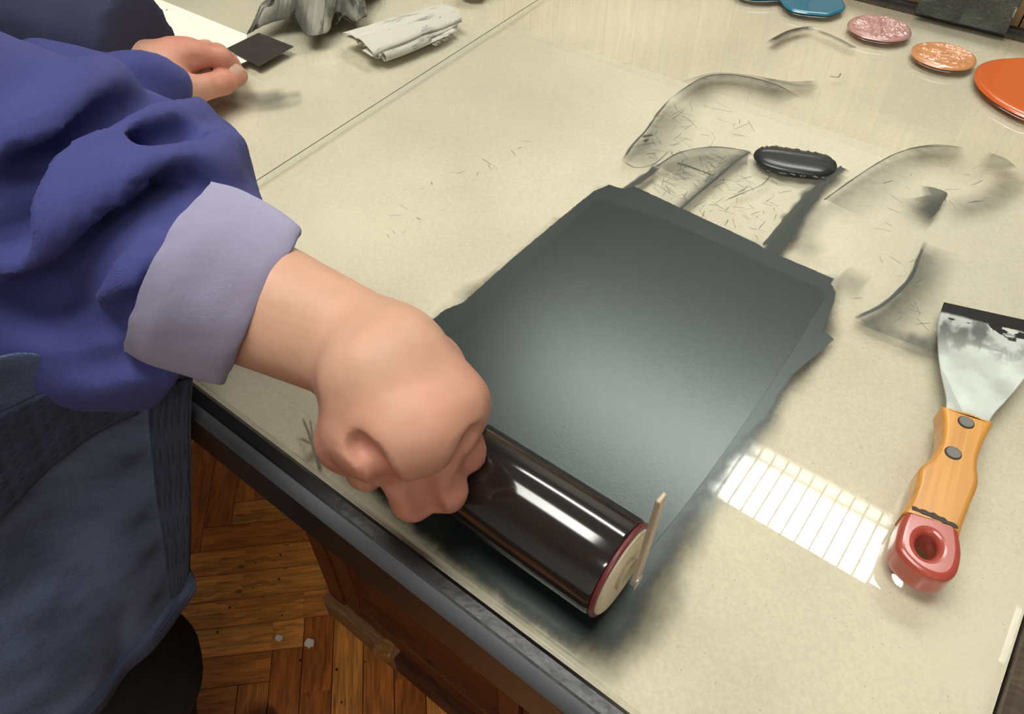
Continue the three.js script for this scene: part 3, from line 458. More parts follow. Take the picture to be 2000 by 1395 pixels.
{ // brayer: axle along u
  const R = 0.0295, V0 = 0.184, U1 = -0.071, U0 = -0.178, h = R + 0.0012;
  const t = thing('brayer', 'black ink brayer with cream end disc, held by the right fist', 'brayer', P((U0 + U1) / 2, V0, 0));
  const ox = (U0 + U1) / 2, len = U1 - U0;
  const prof = (r, l, b) => new THREE.LatheGeometry([[0, -l / 2], [r - b, -l / 2], [r - b * 0.3, -l / 2 + b * 0.3], [r, -l / 2 + b], [r, l / 2 - b], [r - b * 0.3, l / 2 - b * 0.3], [r - b, l / 2], [0, l / 2]].map(([x, y]) => new THREE.Vector2(x, y)), 72).rotateZ(-Math.PI / 2);
  const rt = texture(256, 256, (i, j) => [0.6 + 0.4 * tnoise(i / 256 * 4, j / 256 * 64, 64, 3)]);
  part(t, 'roller', creased(prof(R, len, 0.0016).translate(0, h, 0), 0.7), mat({ color: lin(0.014, 0.011, 0.011), ior: 1.8, roughness: 0.11, bumpMap: rt, bumpScale: 0.00001 }));
  const maroon = mat({ color: lin(0.13, 0.02, 0.02), roughness: 0.4 }), cream = mat({ color: lin(0.72, 0.62, 0.42), roughness: 0.5, bumpMap: again(noiseT, 3, 3), bumpScale: 0.0008 });
  part(t, 'roller_rim', creased(prof(R - 0.0006, 0.003, 0.0012).translate(len / 2 + 0.0012, h, 0), 0.7), maroon, 'maroon rim');
  const disc = part(t, 'end_disc', creased(prof(R - 0.003, 0.005, 0.002).translate(len / 2 + 0.0018, h, 0), 0.7), cream, 'cream end disc');
  part(disc, 'disc_hub', new THREE.CylinderGeometry(0.009, 0.010, 0.003, 24).rotateZ(Math.PI / 2).translate(len / 2 + 0.005, h, 0), cream);
  const arm = part(t, 'foot_strip', rbox(0.0032, 0.078, 0.0075, 0.0012, 0, 0.034, 0).rotateX(-0.08).translate(len / 2 + 0.011, h, -0.001), mat({ color: lin(0.46, 0.38, 0.27), roughness: 0.4, metalness: 0.2 }), 'upright strip on the axle end');
  part(arm, 'screw', new THREE.CylinderGeometry(0.0045, 0.0045, 0.003, 18).rotateZ(Math.PI / 2).translate(len / 2 + 0.0115, h, 0), M.steel);
  const hp = [[0, 0], [0.0065, 0.0], [0.0075, 0.004], [0.0072, 0.012], [0.0108, 0.026], [0.0114, 0.05], [0.0108, 0.078], [0.009, 0.088], [0.004, 0.0925], [0, 0.0935]].map(([x, y]) => new THREE.Vector2(x, y));
  part(t, 'handle', new THREE.LatheGeometry(hp, 28).rotateZ(Math.PI / 2).translate(-len / 2 - 0.002, h, 0), wood(0.12, 0.06, 0.03, 0.5, 8, 8));
}
{ // crumpled grey rag: one cloth, bunched into a heap
  const C = [-0.775, 0.66], gm = mat({ color: lin(0.42, 0.41, 0.33), map: texture(384, 384, (i, j) => { const x = i / 384, y = j / 384, n = fbm(x * 9, y * 7, 5, 5), k = 0.62 + 0.5 * sst(0.35, 0.7, n) - 0.35 * sst(0.6, 0.72, fbm(x * 14, y * 11, 23, 4)) + 0.08 * (hash(i, j, 2) - 0.5); return [k, k, k * (0.97 + 0.06 * n)]; }, 3, true), bumpMap: again(weaveT, 14, 14), bumpScale: 0.0004, roughness: 0.95, side: THREE.DoubleSide });
  const t = thing('grey_rag', 'crumpled grey ink-stained cloth lying beyond the left hand', 'rag', P(C[0], C[1], 0));
  const line = [[484, 70], [510, 60], [545, 52], [578, 50], [588, 70], [604, 82], [638, 76], [657, 50], [690, 44]].map(([x, y]) => { const p = at(x, y, 0.004); return [p.x - C[0], -p.z - C[1]]; });
  const back = [[620, -60], [640, -64], [660, -70], [680, -76], [690, -76], [700, -76], [720, -70], [740, -64], [748, -30]].map(([x, y]) => { const p = at(x, y, 0.01); return [p.x - C[0], -p.z - C[1]]; });
  const cf = new THREE.CatmullRomCurve3(line.map(([a, b]) => V3(a, b, 0))), cb = new THREE.CatmullRomCurve3(back.map(([a, b]) => V3(a, b, 0)));
  part(t, 'cloth', sheetGeo(150, 90, (s, q) => {
    const a = cf.getPoint(s), b = cb.getPoint(s), frill = 0.0016 * (noise(s * 60, 1) - 0.5);
    const env = Math.sin(Math.PI * Math.min(1, q * 1.0 + 0.02)) ** 0.6, lift = 0.055 * env * Math.sin(Math.PI * clamp(s * 0.9 + 0.06)) ** 0.8;
    const fold = 0.021 * env ** 0.5 * (Math.abs(Math.sin(s * 11 + 3.2 * q + 2.2 * fbm(s * 4, q * 3, 1, 3))) - 0.4) * sst(0, 0.2, q) + 0.02 * (fbm(s * 7 + q * 2, q * 5, 4, 3) - 0.5) * env + 0.007 * (Math.abs(fbm(s * 22 + q * 6, q * 9 - s * 5, 7, 3) - 0.5) * 2 - 0.4) * sst(0, 0.15, q);
    const arch = 0.019 * Math.exp(-(((s - 0.44) / 0.075) ** 2)) * (1 - sst(0, 0.5, q)) + 0.012 * Math.exp(-(((s - 0.9) / 0.06) ** 2)) * (1 - sst(0, 0.4, q));
    return V3(lerp(a.x, b.x, q) + frill, 0.002 + Math.max(0, lift + fold + arch), -(lerp(a.y, b.y, q) + frill + 0.01 * (noise(s * 9, q * 6, 5) - 0.5) * env));
  }, 0.0013), gm);
  const fl = [[655, 46], [680, 43], [718, 38], [712, 18], [695, -20], [660, -20]].map(([x, y]) => { const p = at(x, y, 0.006); return [p.x - C[0], -p.z - C[1]]; });
  part(t, 'corner_flap', sheetGeo(40, 30, (s, q) => { const a = [lerp(fl[0][0], fl[2][0], s), lerp(fl[0][1], fl[2][1], s)], b = [lerp(fl[5][0], fl[4][0], s), lerp(fl[5][1], fl[4][1], s)]; return V3(lerp(a[0], b[0], q) + 0.006 * s * Math.sin(q * 3), 0.004 + 0.022 * Math.sin(q * 1.5) + 0.010 * Math.sin(s * 5 + q * 4) ** 2 * (1 - s * 0.5) + 0.004 * fbm(s * 6, q * 6, 2, 3), -lerp(a[1], b[1], q)); }, 0.0013), gm);
}
{ // folded white rag
  const A = at(709, 101, 0.0), Bq = at(868, 46, 0.0), along = Bq.clone().sub(A), len = along.length(); along.normalize(); const side = V3(along.z, 0, -along.x);   // side: away from the viewer
  const t = thing('white_rag', 'folded white cotton cloth with faint ink stains and frayed end', 'rag', A.clone().setY(TOP));
  const wt = texture(512, 512, (i, j) => { const x = i / 512, y = j / 512, s = sst(0.57, 0.75, fbm(x * 5 + 2, y * 9, 3, 5)) * 0.22 + 0.5 * sst(0.78, 0.82, fbm(x * 14, y * 40, 8, 4)); const k = 0.97 - s + 0.06 * (hash(i, j, 3) - 0.5); return [k, k * (1 - 0.01 * s), k * (0.975 + 0.05 * s)]; }, 3, true);
  const wm = mat({ color: lin(0.95, 0.92, 0.82), map: wt, bumpMap: again(weaveT, 10, 10), bumpScale: 0.0003, roughness: 0.95, side: THREE.DoubleSide });
  // profile of the folded stack across the cloth: (across, height), a long S folded on itself
  const layerOf = (name, x0, x1, w0, w1, y0, puff, ph, fray = 0) => part(t, name, sheetGeo(80, 64, (s, q) => {
    const x = lerp(x0, x1, s) + fray * s ** 8 * 0.006 * (noise(q * 40, ph) - 0.5) + 0.0015 * Math.sin(q * 5 + ph), w = lerp(w0, w1, s);
    let y, h; const tq = q * 3.2 - 1.6;                               // the front edge rolls under: q from the far edge, over the top, round the fold, back beneath
    if (q < 0.72) { const k = q / 0.72; y = lerp(w * 0.5, -w * 0.5, k); h = y0 + puff * Math.pow(Math.sin(Math.PI * clamp(0.08 + 0.86 * k)), 0.7); } else { const k = (q - 0.72) / 0.28, a = k * Math.PI; const top = y0 + puff * Math.pow(Math.sin(Math.PI * 0.94), 0.7), r = Math.max(0.0012, (top - y0) * 0.5 + 0.001); y = -w * 0.5 - r * Math.sin(Math.min(a * 1.6, Math.PI)) + (k > 0.62 ? (k - 0.62) * 0.05 : 0); h = top - r * (1 - Math.cos(Math.min(a * 1.6, Math.PI))); }
    h += 0.0022 * (fbm(s * 9 + ph, q * 5, ph, 3) - 0.5) + 0.0035 * (fbm(s * 3 + ph, q * 2.4, ph + 5, 2) - 0.5) * Math.sin(Math.PI * clamp(q / 0.72)) - 0.0028 * Math.exp(-(((q - 0.3 - 0.25 * s) / 0.03) ** 2)) * (0.4 + noise(s * 6, ph)); void tq;
    const p = along.clone().multiplyScalar(x).addScaledVector(side, y + 0.0025 * (noise(s * 7, ph) - 0.5)); p.y = Math.max(0.0014, h); return p;
  }, 0.001), wm);
  layerOf('bottom_fold', 0.006, len * 0.82, 0.076, 0.058, 0.002, 0.003, 3, 1); layerOf('middle_fold', -0.001, len * 1.0, 0.068, 0.052, 0.006, 0.004, 11, 1); layerOf('top_fold', -0.006, len * 1.07, 0.062, 0.046, 0.0105, 0.007, 6);
  const rv = part(t, 'rolled_edge', new THREE.TubeGeometry(new THREE.CatmullRomCurve3([[0.004, -0.0395], [0.03, -0.040], [0.055, -0.038], [0.072, -0.034]].map(([x, y]) => { const p = along.clone().multiplyScalar(x).addScaledVector(side, y); p.y = 0.0062; return p; })), 40, 0.0052, 14), wm); void rv;
  const tail = [], tailN = 26; for (let i = 0; i < tailN; i++) { const s = i / (tailN - 1), x = lerp(0.072, 0.108, s), p = along.clone().multiplyScalar(x).addScaledVector(side, -0.039 - 0.004 * rnd() + 0.01 * s), q = p.clone().addScaledVector(side, -rr(0.003, 0.007)).addScaledVector(along, rr(-0.001, 0.003)); p.y = 0.0022; q.y = 0.0011; tail.push(new THREE.TubeGeometry(new THREE.LineCurve3(p, q), 1, 0.00035, 5)); }
  const fr = part(t, 'frayed_thread', merge(tail), wm); fr.userData.kind = 'stuff';
  part(t, 'torn_flap', sheetGeo(40, 14, (s, q) => { const x = lerp(0.058, 0.115, s), w = lerp(-0.02, -0.042 + 0.008 * s, q); const p = along.clone().multiplyScalar(x).addScaledVector(side, w - (q > 0.95 ? 0.0025 * noise(s * 50, 2) : 0)); p.y = 0.003 + 0.002 * Math.sin(s * 7 + q * 3) * (1 - q) + 0.0012 * noise(s * 12, q * 4); return p; }, 0.0008), wm);
}
{ // white paper under the left hand, dark square card on its corner
  const h = 0.0012, pts = [[486, 117.5], [424, 144], [150, 262], [-120, 100], [60, -150], [300, -6], [482, 68], [496, 76]].map(([x, y]) => { const p = at(x, y, h); return [p.x, -p.z]; });
  const q = pts.slice(0, 7); void pts;
  const spT = texture(256, 256, (i, j) => { const k = hash(i >> 1, j >> 1, 5) > 0.9986 ? 0.35 : 0.97 + 0.03 * tnoise(i / 8, j / 8, 32, 2); return [k, k, k * 0.985]; }, 3, true);
  const g = prism([q[0], q[1], q[2], q[3], q[4], q[5], q[6]], h - 0.0004, h); single('white_paper', 'white paper sheet with a few specks, held down by the left hand', 'paper', uvBox(g, 3), mat({ color: lin(0.86, 0.85, 0.76), map: spT, roughness: 0.8 }));
  const c = [[440, 95.5], [505, 64], [573.5, 90.5], [505, 129]].map(([x, y]) => { const p = at(x, y, 0.0024); return [p.x, -p.z]; });
  const cm = mat({ color: lin(0.042, 0.037, 0.032), roughness: 0.3, bumpMap: again(noiseT, 6, 6), bumpScale: 0.0006 });
  single('dark_card', 'small dark brown square card lying on the corner of the white paper', 'card', prism(c, 0.0016, 0.0026, 0.0002), cm);
}
{ // dark slab leaning on the back of the bench
  const a = at(1786, 26), b = at(1963, 69), w = a.distanceTo(b), m = a.clone().add(b).multiplyScalar(0.5);
  const st = texture(512, 512, (i, j) => { const x = i / 512, y = j / 512, v = Math.abs(fbm(x * 5 + 2.2 * y, y * 6, 3, 5) - 0.52), k = 0.5 + 0.5 * fbm(x * 8, y * 8, 9, 5) + 1.6 * (1 - sst(0, 0.018, v)) * sst(0.5, 0.62, fbm(x * 6, y * 6, 17, 3)); return [k * 0.62, k * 0.64, k * 0.62]; }, 3, true);
  const g = uvBox(rbox(w, 0.15, 0.006, 0.0012, 0, 0.075, 0), 5);
  const o = single('slate_slab', 'dark grey stone slab with pale veins leaning against the back planks', 'slab', g, mat({ color: lin(0.36, 0.375, 0.32), map: st, roughness: 0.55, bumpMap: again(noiseT, 4, 4), bumpScale: 0.002 }), P(m.x, -m.z, 0.0008), Math.atan2(a.z - b.z, b.x - a.x));
  o.rotation.order = 'YXZ'; o.rotation.x = -0.16;
}
{ // underside of something dark cut off by the top of the picture
  const c = at(926, -14, 0.0), t = thing('ink_tin', 'shallow greyish brown tin cut by the top edge, beyond the white rag', 'tin', P(c.x, -c.z, 0.0005));
  const tm = mat({ color: lin(0.17, 0.155, 0.12), roughness: 0.5, metalness: 0.3 });
  part(t, 'tin_body', new THREE.LatheGeometry([[0, 0], [0.018, 0], [0.0195, 0.002], [0.02, 0.02], [0.0195, 0.021], [0, 0.021]].map(([x, y]) => new THREE.Vector2(x, y)), 48), tm);
  part(t, 'lid', new THREE.LatheGeometry([[0.0205, 0.016], [0.021, 0.024], [0.02, 0.025], [0.0, 0.0246]].map(([x, y]) => new THREE.Vector2(x, y)), 48), tm);
}

// ---------------------------------------------------------------- the person
const EYEP = P(0, 0, EYE);
function hit(sdf, px, py) { const q = atDepth(px, py, 1).sub(EYEP); let t = 0.15; for (let i = 0; i < 160; i++) { const d = sdf(EYEP.x + q.x * t, EYEP.y + q.y * t, EYEP.z + q.z * t); if (d < 0.0004) break; t += d * 0.8 / q.length(); if (t > 2) return null; } return atDepth(px, py, t); }
const chain = (S, x, y, z) => { let d = 1; for (const c of S) d = Math.min(d, dcap(c, x, y, z)); return d; };
const dense = (pts, step = 11) => { const c = new THREE.CatmullRomCurve3(pts.map(([x, y]) => V3(x, y, 0)), false, 'centripetal'); return c.getSpacedPoints(Math.max(2, Math.round(c.getLength() / step))).map((p) => [p.x, p.y]); };
const box3 = (caps, pad) => { const lo = [1e9, 1e9, 1e9], hi = [-1e9, -1e9, -1e9]; for (const c of caps) for (const e of [[c.ax, c.ay, c.az, c.ra], [c.ax + c.dx, c.ay + c.dy, c.az + c.dz, c.rb]]) for (let k = 0; k < 3; k++) { lo[k] = Math.min(lo[k], e[k] - e[3] - pad); hi[k] = Math.max(hi[k], e[k] + e[3] + pad); } return [lo, hi]; };
{
  const H = (a) => at(a[0], a[1], a[2]);
  const person = thing('person', 'person in blue work jacket and black trousers at the bench, right fist gripping the brayer', 'person', P(-0.62, -0.1, -TOP));
  const put = (g) => g.translate(-person.position.x, -person.position.y, -person.position.z);
  // joints
  const SR = P(-0.53, -0.06, 0.38), ER = H([85, 402, 0.118]), WR = H([752, 702, 0.104]);
  const SL = P(-0.9, -0.02, 0.4), EL = P(-0.96, 0.22, 0.13), WL = H([292, 142, 0.045]);
  // ---- right forearm and fist
  const K = { i: H([884, 792, 0.090]), m: H([832, 846, 0.094]), r: H([757, 872, 0.091]), p: H([678, 862, 0.081]) };
  const Q = { i: H([906, 884, 0.064]), m: H([868, 958, 0.058]), r: H([806, 976, 0.05]), p: H([716, 922, 0.05]) };
  const D = { i: H([905, 915, 0.042]), m: H([858, 962, 0.034]), r: H([800, 968, 0.028]), p: H([735, 915, 0.028]) };
  const TP = { i: H([875, 892, 0.027]), m: H([835, 925, 0.02]), r: H([785, 925, 0.018]), p: H([735, 890, 0.02]) };
  const fa = ER.clone().sub(WR).normalize(), toEye = EYEP.clone().sub(WR).normalize(), wide = fa.clone().cross(toEye).normalize();
  const off = (p, a, b = 0) => p.clone().addScaledVector(wide, a).addScaledVector(toEye, b);
  const rc = [];
  const add = (a, b, ra, rb, k) => { const c = cap(a, b, ra, rb); if (k) c.k = k; rc.push(c); };
  const mid = WR.clone().lerp(ER, 0.55);
  add(off(WR, 0.0085), off(mid, 0.010), 0.021, 0.0335, 0.02); add(off(WR, -0.0085), off(mid, -0.010), 0.021, 0.0335, 0.02); add(mid, ER, 0.038, 0.038, 0.03);
  for (const [n, r0, r1] of [['i', 0.0215, 0.0175], ['m', 0.022, 0.019], ['r', 0.022, 0.018], ['p', 0.021, 0.0155]]) add(WR.clone().lerp(K[n], 0.08), K[n], r0, r1, 0.02);
  add(K.i, K.m, 0.0145, 0.0155, 0.012); add(K.m, K.r, 0.0155, 0.0145, 0.012); add(K.r, K.p, 0.0145, 0.013, 0.012);
  for (const [n, r] of [['i', 0.0118], ['m', 0.0122], ['r', 0.0116], ['p', 0.0104]]) { add(K[n], Q[n], r + 0.0012, r, 0.005); add(Q[n], D[n], r, r - 0.001, 0.004); add(D[n], TP[n], r - 0.001, r - 0.002, 0.004); }
  const TB = [H([842, 722, 0.080]), H([900, 800, 0.062]), H([934, 875, 0.038]), H([942, 906, 0.028])];
  add(WR.clone().lerp(TB[0], 0.6), TB[0], 0.018, 0.0165, 0.02); add(TB[0], TB[1], 0.0175, 0.0135, 0.012); add(TB[1], TB[2], 0.0128, 0.0118, 0.006); add(TB[2], TB[3], 0.0118, 0.0095, 0.006);
  const base = union(rc, 0.012), cuts = [], bumps = [];
  const groove = (raw, r, depth) => { const pts = dense(raw), S = []; cuts.push(S); for (let i = 0; i + 1 < pts.length; i++) { const a = hit(base, ...pts[i]), b = hit(base, ...pts[i + 1]); if (a && b && a.distanceTo(b) < 0.015) { const n = EYEP.clone().sub(a).normalize().multiplyScalar(r - depth); S.push(cap(a.add(n), b.add(n), r)); } } };
  const raise = (raw, r, hgt, k) => { const pts = dense(raw), S = []; S.k = k; bumps.push(S); for (let i = 0; i + 1 < pts.length; i++) { const a = hit(base, ...pts[i]), b = hit(base, ...pts[i + 1]); if (a && b && a.distanceTo(b) < 0.015) { const n = EYEP.clone().sub(a).normalize().multiplyScalar(hgt - r); S.push(cap(a.add(n), b.add(n), r)); } } };
  raise([[665, 745], [715, 728], [770, 700], [810, 672]], 0.006, 0.0015, 0.008); raise([[668, 768], [720, 752], [790, 718], [830, 690]], 0.005, 0.0013, 0.007); raise([[680, 792], [740, 776], [810, 744]], 0.005, 0.0010, 0.007);
  
  groove([[704, 872], [722, 894], [738, 925], [756, 955]], 0.007, 0.0024); groove([[912, 850], [885, 910], [835, 945], [775, 962]], 0.006, 0.0034); groove([[812, 945], [826, 975], [840, 1005]], 0.007, 0.0024);
  for (const [x, y] of [[872, 792], [822, 842], [752, 868], [684, 852]]) raise([[x - 10, y - 8], [x + 8, y + 10]], 0.010, 0.0022, 0.012);
  raise([[740, 720], [790, 770], [835, 830]], 0.014, 0.0012, 0.025); raise([[700, 740], [740, 800], [757, 850]], 0.013, 0.0010, 0.02); raise([[790, 690], [850, 740], [885, 780]], 0.013, 0.0008, 0.02);
  const rSDF = (x, y, z) => { let d = base(x, y, z); if (d > 0.03) return d; for (const S of bumps) d = smin(d, chain(S, x, y, z), S.k); for (const S of cuts) d = smax(d, -chain(S, x, y, z), 0.005); d = Math.max(d, 0.0124 - Math.hypot(y - TOP - 0.0307, z + 0.184)); d = Math.max(d, Math.min(0.0302 - Math.hypot(y - TOP - 0.0307, z + 0.184), x + 0.1795)); return d + 0.0005 * (noise(x * 220, y * 220, z * 220) - 0.5); };
  const rb = box3(rc.filter((c) => c.ra < 0.046), 0.006), skinR = nets(rSDF, rb[0], rb[1], 0.0028);
  // ---- left hand
  const lk = { i: H([386, 108, 0.052]), m: H([362, 101, 0.056]), r: H([336, 100, 0.054]), p: H([314, 108, 0.046]) };
  const lc = [], addL = (a, b, ra, rb2, k) => { const c = cap(a, b, ra, rb2); if (k) c.k = k; lc.push(c); };
  addL(WL, EL, 0.0265, 0.042, 0.02);
  for (const [n, r0, r1] of [['i', 0.02, 0.0128], ['m', 0.02, 0.0132], ['r', 0.0195, 0.0128], ['p', 0.019, 0.0118]]) addL(WL, lk[n], r0, r1, 0.014);
  const lf = { i: [[432, 113, 0.044], [450, 127, 0.03], [456, 136, 0.014]], m: [[425, 106, 0.04], [446, 120, 0.02], [448, 130, 0.011]], r: [[402, 98, 0.034], [424, 112, 0.016], [426, 124, 0.01]], p: [[372, 96, 0.028], [392, 108, 0.014], [394, 118, 0.01]] };
  for (const [n, r] of [['i', 0.0108], ['m', 0.0108], ['r', 0.0102], ['p', 0.0092]]) { const [a, b, c] = lf[n].map(H); addL(lk[n], a, r + 0.0012, r, 0.004); addL(a, b, r, r - 0.0008, 0.004); addL(b, c, r - 0.0008, r - 0.002, 0.004); }
  const lt = [[334, 166, 0.042], [386, 174, 0.030], [434, 161, 0.025], [465, 148, 0.021]].map(H);
  addL(WL, lt[0], 0.0225, 0.017, 0.012); addL(lt[0], lt[1], 0.0165, 0.0134, 0.004); addL(lt[1], lt[2], 0.0132, 0.0126, 0.003); addL(lt[2], lt[3], 0.0128, 0.0104, 0.003);
  addL(H([345, 140, 0.034]), H([408, 134, 0.018]), 0.016, 0.008, 0.004);
  const lbase = union(lc, 0.01), lcuts = [];
  for (const [a, b] of [[[427, 146], [433, 160]], [[434, 144], [441, 160]], [[421, 146], [425, 158]], [[372, 118], [390, 121]], [[377, 112], [394, 114]]]) { const p = hit(lbase, ...a), q = hit(lbase, ...b); if (p && q) { const n = EYEP.clone().sub(p).normalize().multiplyScalar(0.0013); lcuts.push(cap(p.add(n), q.add(n), 0.0022)); } }
  const lSDF = (x, y, z) => { let d = lbase(x, y, z); if (d > 0.02) return d; for (const c of lcuts) d = smax(d, -dcap(c, x, y, z), 0.002); return d + 0.0005 * (noise(x * 260, y * 260, z * 260) - 0.5); };
  const lcF = lc.slice(1); const lbx = box3(lcF, 0.006); const cutF = WL.clone().lerp(EL, 0.3); for (let k = 0; k < 3; k++) { const e = [cutF.x, cutF.y, cutF.z][k]; lbx[0][k] = Math.min(lbx[0][k], e - 0.034); lbx[1][k] = Math.max(lbx[1][k], e + 0.034); }
  const skinL = nets(lSDF, lbx[0], lbx[1], 0.0026);
  // ---- head, neck and trunk (beyond the picture)
  const NB = P(-0.70, 0.02, 0.45), HC = P(-0.70, 0.12, 0.62), face = P(-0.68, 0.30, 0.5).sub(HC).normalize(), upv = face.clone().cross(V3(1, 0, 0)).normalize().multiplyScalar(1), rt = face.clone().cross(upv).normalize();
  if (upv.y < 0) { upv.multiplyScalar(-1); rt.multiplyScalar(-1); }
  const hp = (f, u, r) => HC.clone().addScaledVector(face, f).addScaledVector(upv, u).addScaledVector(rt, r);
  const hc = []; const addH = (a, b, ra, rb2, k) => { const c = cap(a, b, ra, rb2); if (k) c.k = k; hc.push(c); };
  addH(hp(-0.02, 0.025, 0), hp(0.02, 0.03, 0), 0.083, 0.078); addH(hp(0.03, -0.02, 0), hp(0.045, -0.085, 0), 0.06, 0.034, 0.04); addH(NB, hp(-0.03, -0.05, 0), 0.06, 0.054, 0.03); addH(P(-0.66, -0.1, 0.02), NB, 0.12, 0.1, 0.1); addH(SR, SL, 0.06, 0.06, 0.08); addH(SR, ER, 0.045, 0.036, 0.05); addH(SL, EL, 0.05, 0.043, 0.05); addH(ER, WR.clone().lerp(ER, 0.45), 0.036, 0.03, 0.03); addH(EL, WL.clone().lerp(EL, 0.25), 0.043, 0.03, 0.03);
  addH(hp(0.09, 0.012, 0), hp(0.112, -0.022, 0), 0.008, 0.013, 0.012); for (const s of [-1, 1]) { addH(hp(-0.005, 0.02, s * 0.081), hp(0.0, -0.025, s * 0.077), 0.014, 0.006, 0.0028); addH(hp(0.088, 0.028, s * 0.03), hp(0.08, 0.026, s * 0.05), 0.009, 0.008, 0.01); addH(hp(0.094, -0.056, s * 0.004), hp(0.088, -0.055, s * 0.02), 0.007, 0.005, 0.006); }
  const hS = union(hc, 0.03), eyes = [-1, 1].map((s) => hp(0.09, 0.006, s * 0.033)), hSDF = (x, y, z) => { let d = hS(x, y, z); for (const e of eyes) d = smax(d, 0.013 - Math.hypot(x - e.x, y - e.y, z - e.z), 0.01); return d; };
  const hb = box3(hc, 0.02), trunk = nets(hSDF, hb[0], hb[1], 0.009);
  const skin = mat({ vertexColors: true, roughness: 0.46, specularIntensity: 0.6, sheen: 0.1 });
  const red = [K.i, K.m, K.r, K.p, Q.m, Q.r, Q.i, lk.i, lk.m, lt[2], lt[3], lf.i[0] && H(lf.i[0])].filter(Boolean);
  const skinG = mergeGeometries([skinR, skinL, trunk].map((g) => { triUV(g, 1); return tint(g, (x, y, z) => { let r = 0; for (const q of red) r = Math.max(r, 1 - sst(0.008, 0.05, Math.hypot(x - q.x, y - q.y, z - q.z))); const n = fbm(x * 70, y * 70, z * 70, 3) - 0.5, m = 1 + 0.22 * n; return [lerp(0.60, 0.56, r) * m, lerp(0.345, 0.235, r) * (m - 0.05 * n), lerp(0.235, 0.165, r) * m]; }); }));
  part(person, 'body', put(skinG), skin, 'bare forearm, right fist and left hand');
  { // thumb nail of the left hand
    const c = hit(lSDF, 465, 139), n = EYEP.clone().sub(c).normalize(), ax = lt[3].clone().sub(lt[2]).normalize(), sd = n.clone().cross(ax).normalize(), nn = ax.clone().cross(sd).normalize();
    const g = gridGeo(16, 12, (s, q) => { const a = lerp(-0.010, 0.0085, q), b = (s * 2 - 1), w = 0.0086 * Math.pow(1 - Math.pow(Math.abs(q * 2 - 1), 4), 0.35); return c.clone().addScaledVector(ax, a).addScaledVector(sd, b * w).addScaledVector(nn, 0.0009 - 0.0034 * b * b - 0.0010 * (q * 2 - 1) ** 2); });
    part(person, 'thumbnail', put(g), mat({ color: lin(0.58, 0.37, 0.28), roughness: 0.45, side: THREE.DoubleSide }), 'pale thumbnail of the left hand');
  }
  { // hair
    const hs = [cap(hp(-0.03, 0.045, 0), hp(0.015, 0.05, 0), 0.084, 0.074), cap(hp(-0.045, 0.0, 0), hp(-0.05, -0.04, 0), 0.075, 0.06)], b = box3(hs, 0.01), cutP = hp(0.045, 0.02, 0);
    const f = union(hs, 0.04), g = nets((x, y, z) => Math.max(f(x, y, z) + 0.004 * (fbm(x * 60, y * 60, z * 60, 3) - 0.5), ((x - cutP.x) * face.x + (y - cutP.y) * face.y + (z - cutP.z) * face.z)), b[0], b[1], 0.006);
    part(person, 'hair', put(g), mat({ color: lin(0.05, 0.035, 0.025), roughness: 0.8 }));
  }
  // ---- jacket
  const CR = H([505, 598, 0.098]), fold = (px, py, d) => atDepth(px, py, d);
  const jm = mat({ color: lin(0.056, 0.064, 0.25), roughness: 0.85, bumpMap: again(weaveT, 16, 16), bumpScale: 0.00025, sheen: 0.25, sheenColor: lin(0.5, 0.5, 0.9), sheenRoughness: 0.5 });
  const sc = [cap(SR, ER, 0.08, 0.078), cap(ER, CR, 0.078, 0.050), cap(fold(110, 330, 0.5), fold(395, 298, 0.5), 0.062, 0.026), cap(fold(-80, 420, 0.47), fold(280, 470, 0.48), 0.09, 0.075), cap(fold(60, 640, 0.47), fold(330, 640, 0.45), 0.045, 0.04), cap(fold(-260, 670, 0.46), fold(230, 690, 0.45), 0.034, 0.026), cap(fold(300, 185, 0.55), fold(110, 200, 0.55), 0.024, 0.045)];
  const core = cap(ER, CR, 0.054, 0.047), sB = union(sc, 0.035), sAdd = [], sCut = [];
  const ridge = (pts, r, hgt, k = 0.03) => { const h = dense(pts, 18).map((p) => hit(sB, ...p)).filter(Boolean), S = []; S.k = k; sAdd.push(S); for (let i = 0; i + 1 < h.length; i++) { if (h[i].distanceTo(h[i + 1]) > 0.05) continue; const t = Math.min(i, h.length - 2 - i) / h.length, q = r * (0.55 + 0.45 * sst(0, 0.2, t)), e = (p) => p.clone().addScaledVector(EYEP.clone().sub(p).normalize(), hgt * sst(-0.1, 0.25, t) - q); S.push(cap(e(h[i]), e(h[i + 1]), q)); } };
  const valley = (pts, r, dep, k = 0.02) => { const h = dense(pts, 18).map((p) => hit(sB, ...p)).filter(Boolean), S = []; S.k = k; sCut.push(S); for (let i = 0; i + 1 < h.length; i++) { if (h[i].distanceTo(h[i + 1]) > 0.05) continue; const t = Math.min(i, h.length - 2 - i) / h.length, e = (p) => p.clone().addScaledVector(EYEP.clone().sub(p).normalize(), r - dep * sst(-0.06, 0.25, t)); S.push(cap(e(h[i]), e(h[i + 1]), r)); } };
  ridge([[452, 285], [400, 305], [330, 340], [250, 362]], 0.015, 0.020, 0.016); ridge([[430, 335], [340, 350], [245, 368], [130, 440], [0, 540]], 0.014, 0.017, 0.016);
  ridge([[345, 158], [300, 140], [215, 150], [120, 230], [0, 320]], 0.014, 0.012, 0.016); ridge([[380, 215], [330, 235], [230, 300], [100, 390], [0, 440]], 0.013, 0.012, 0.016);
  ridge([[425, 440], [370, 475], [300, 530], [240, 575]], 0.014, 0.009, 0.022); ridge([[410, 610], [320, 650], [220, 672]], 0.012, 0.008, 0.014);
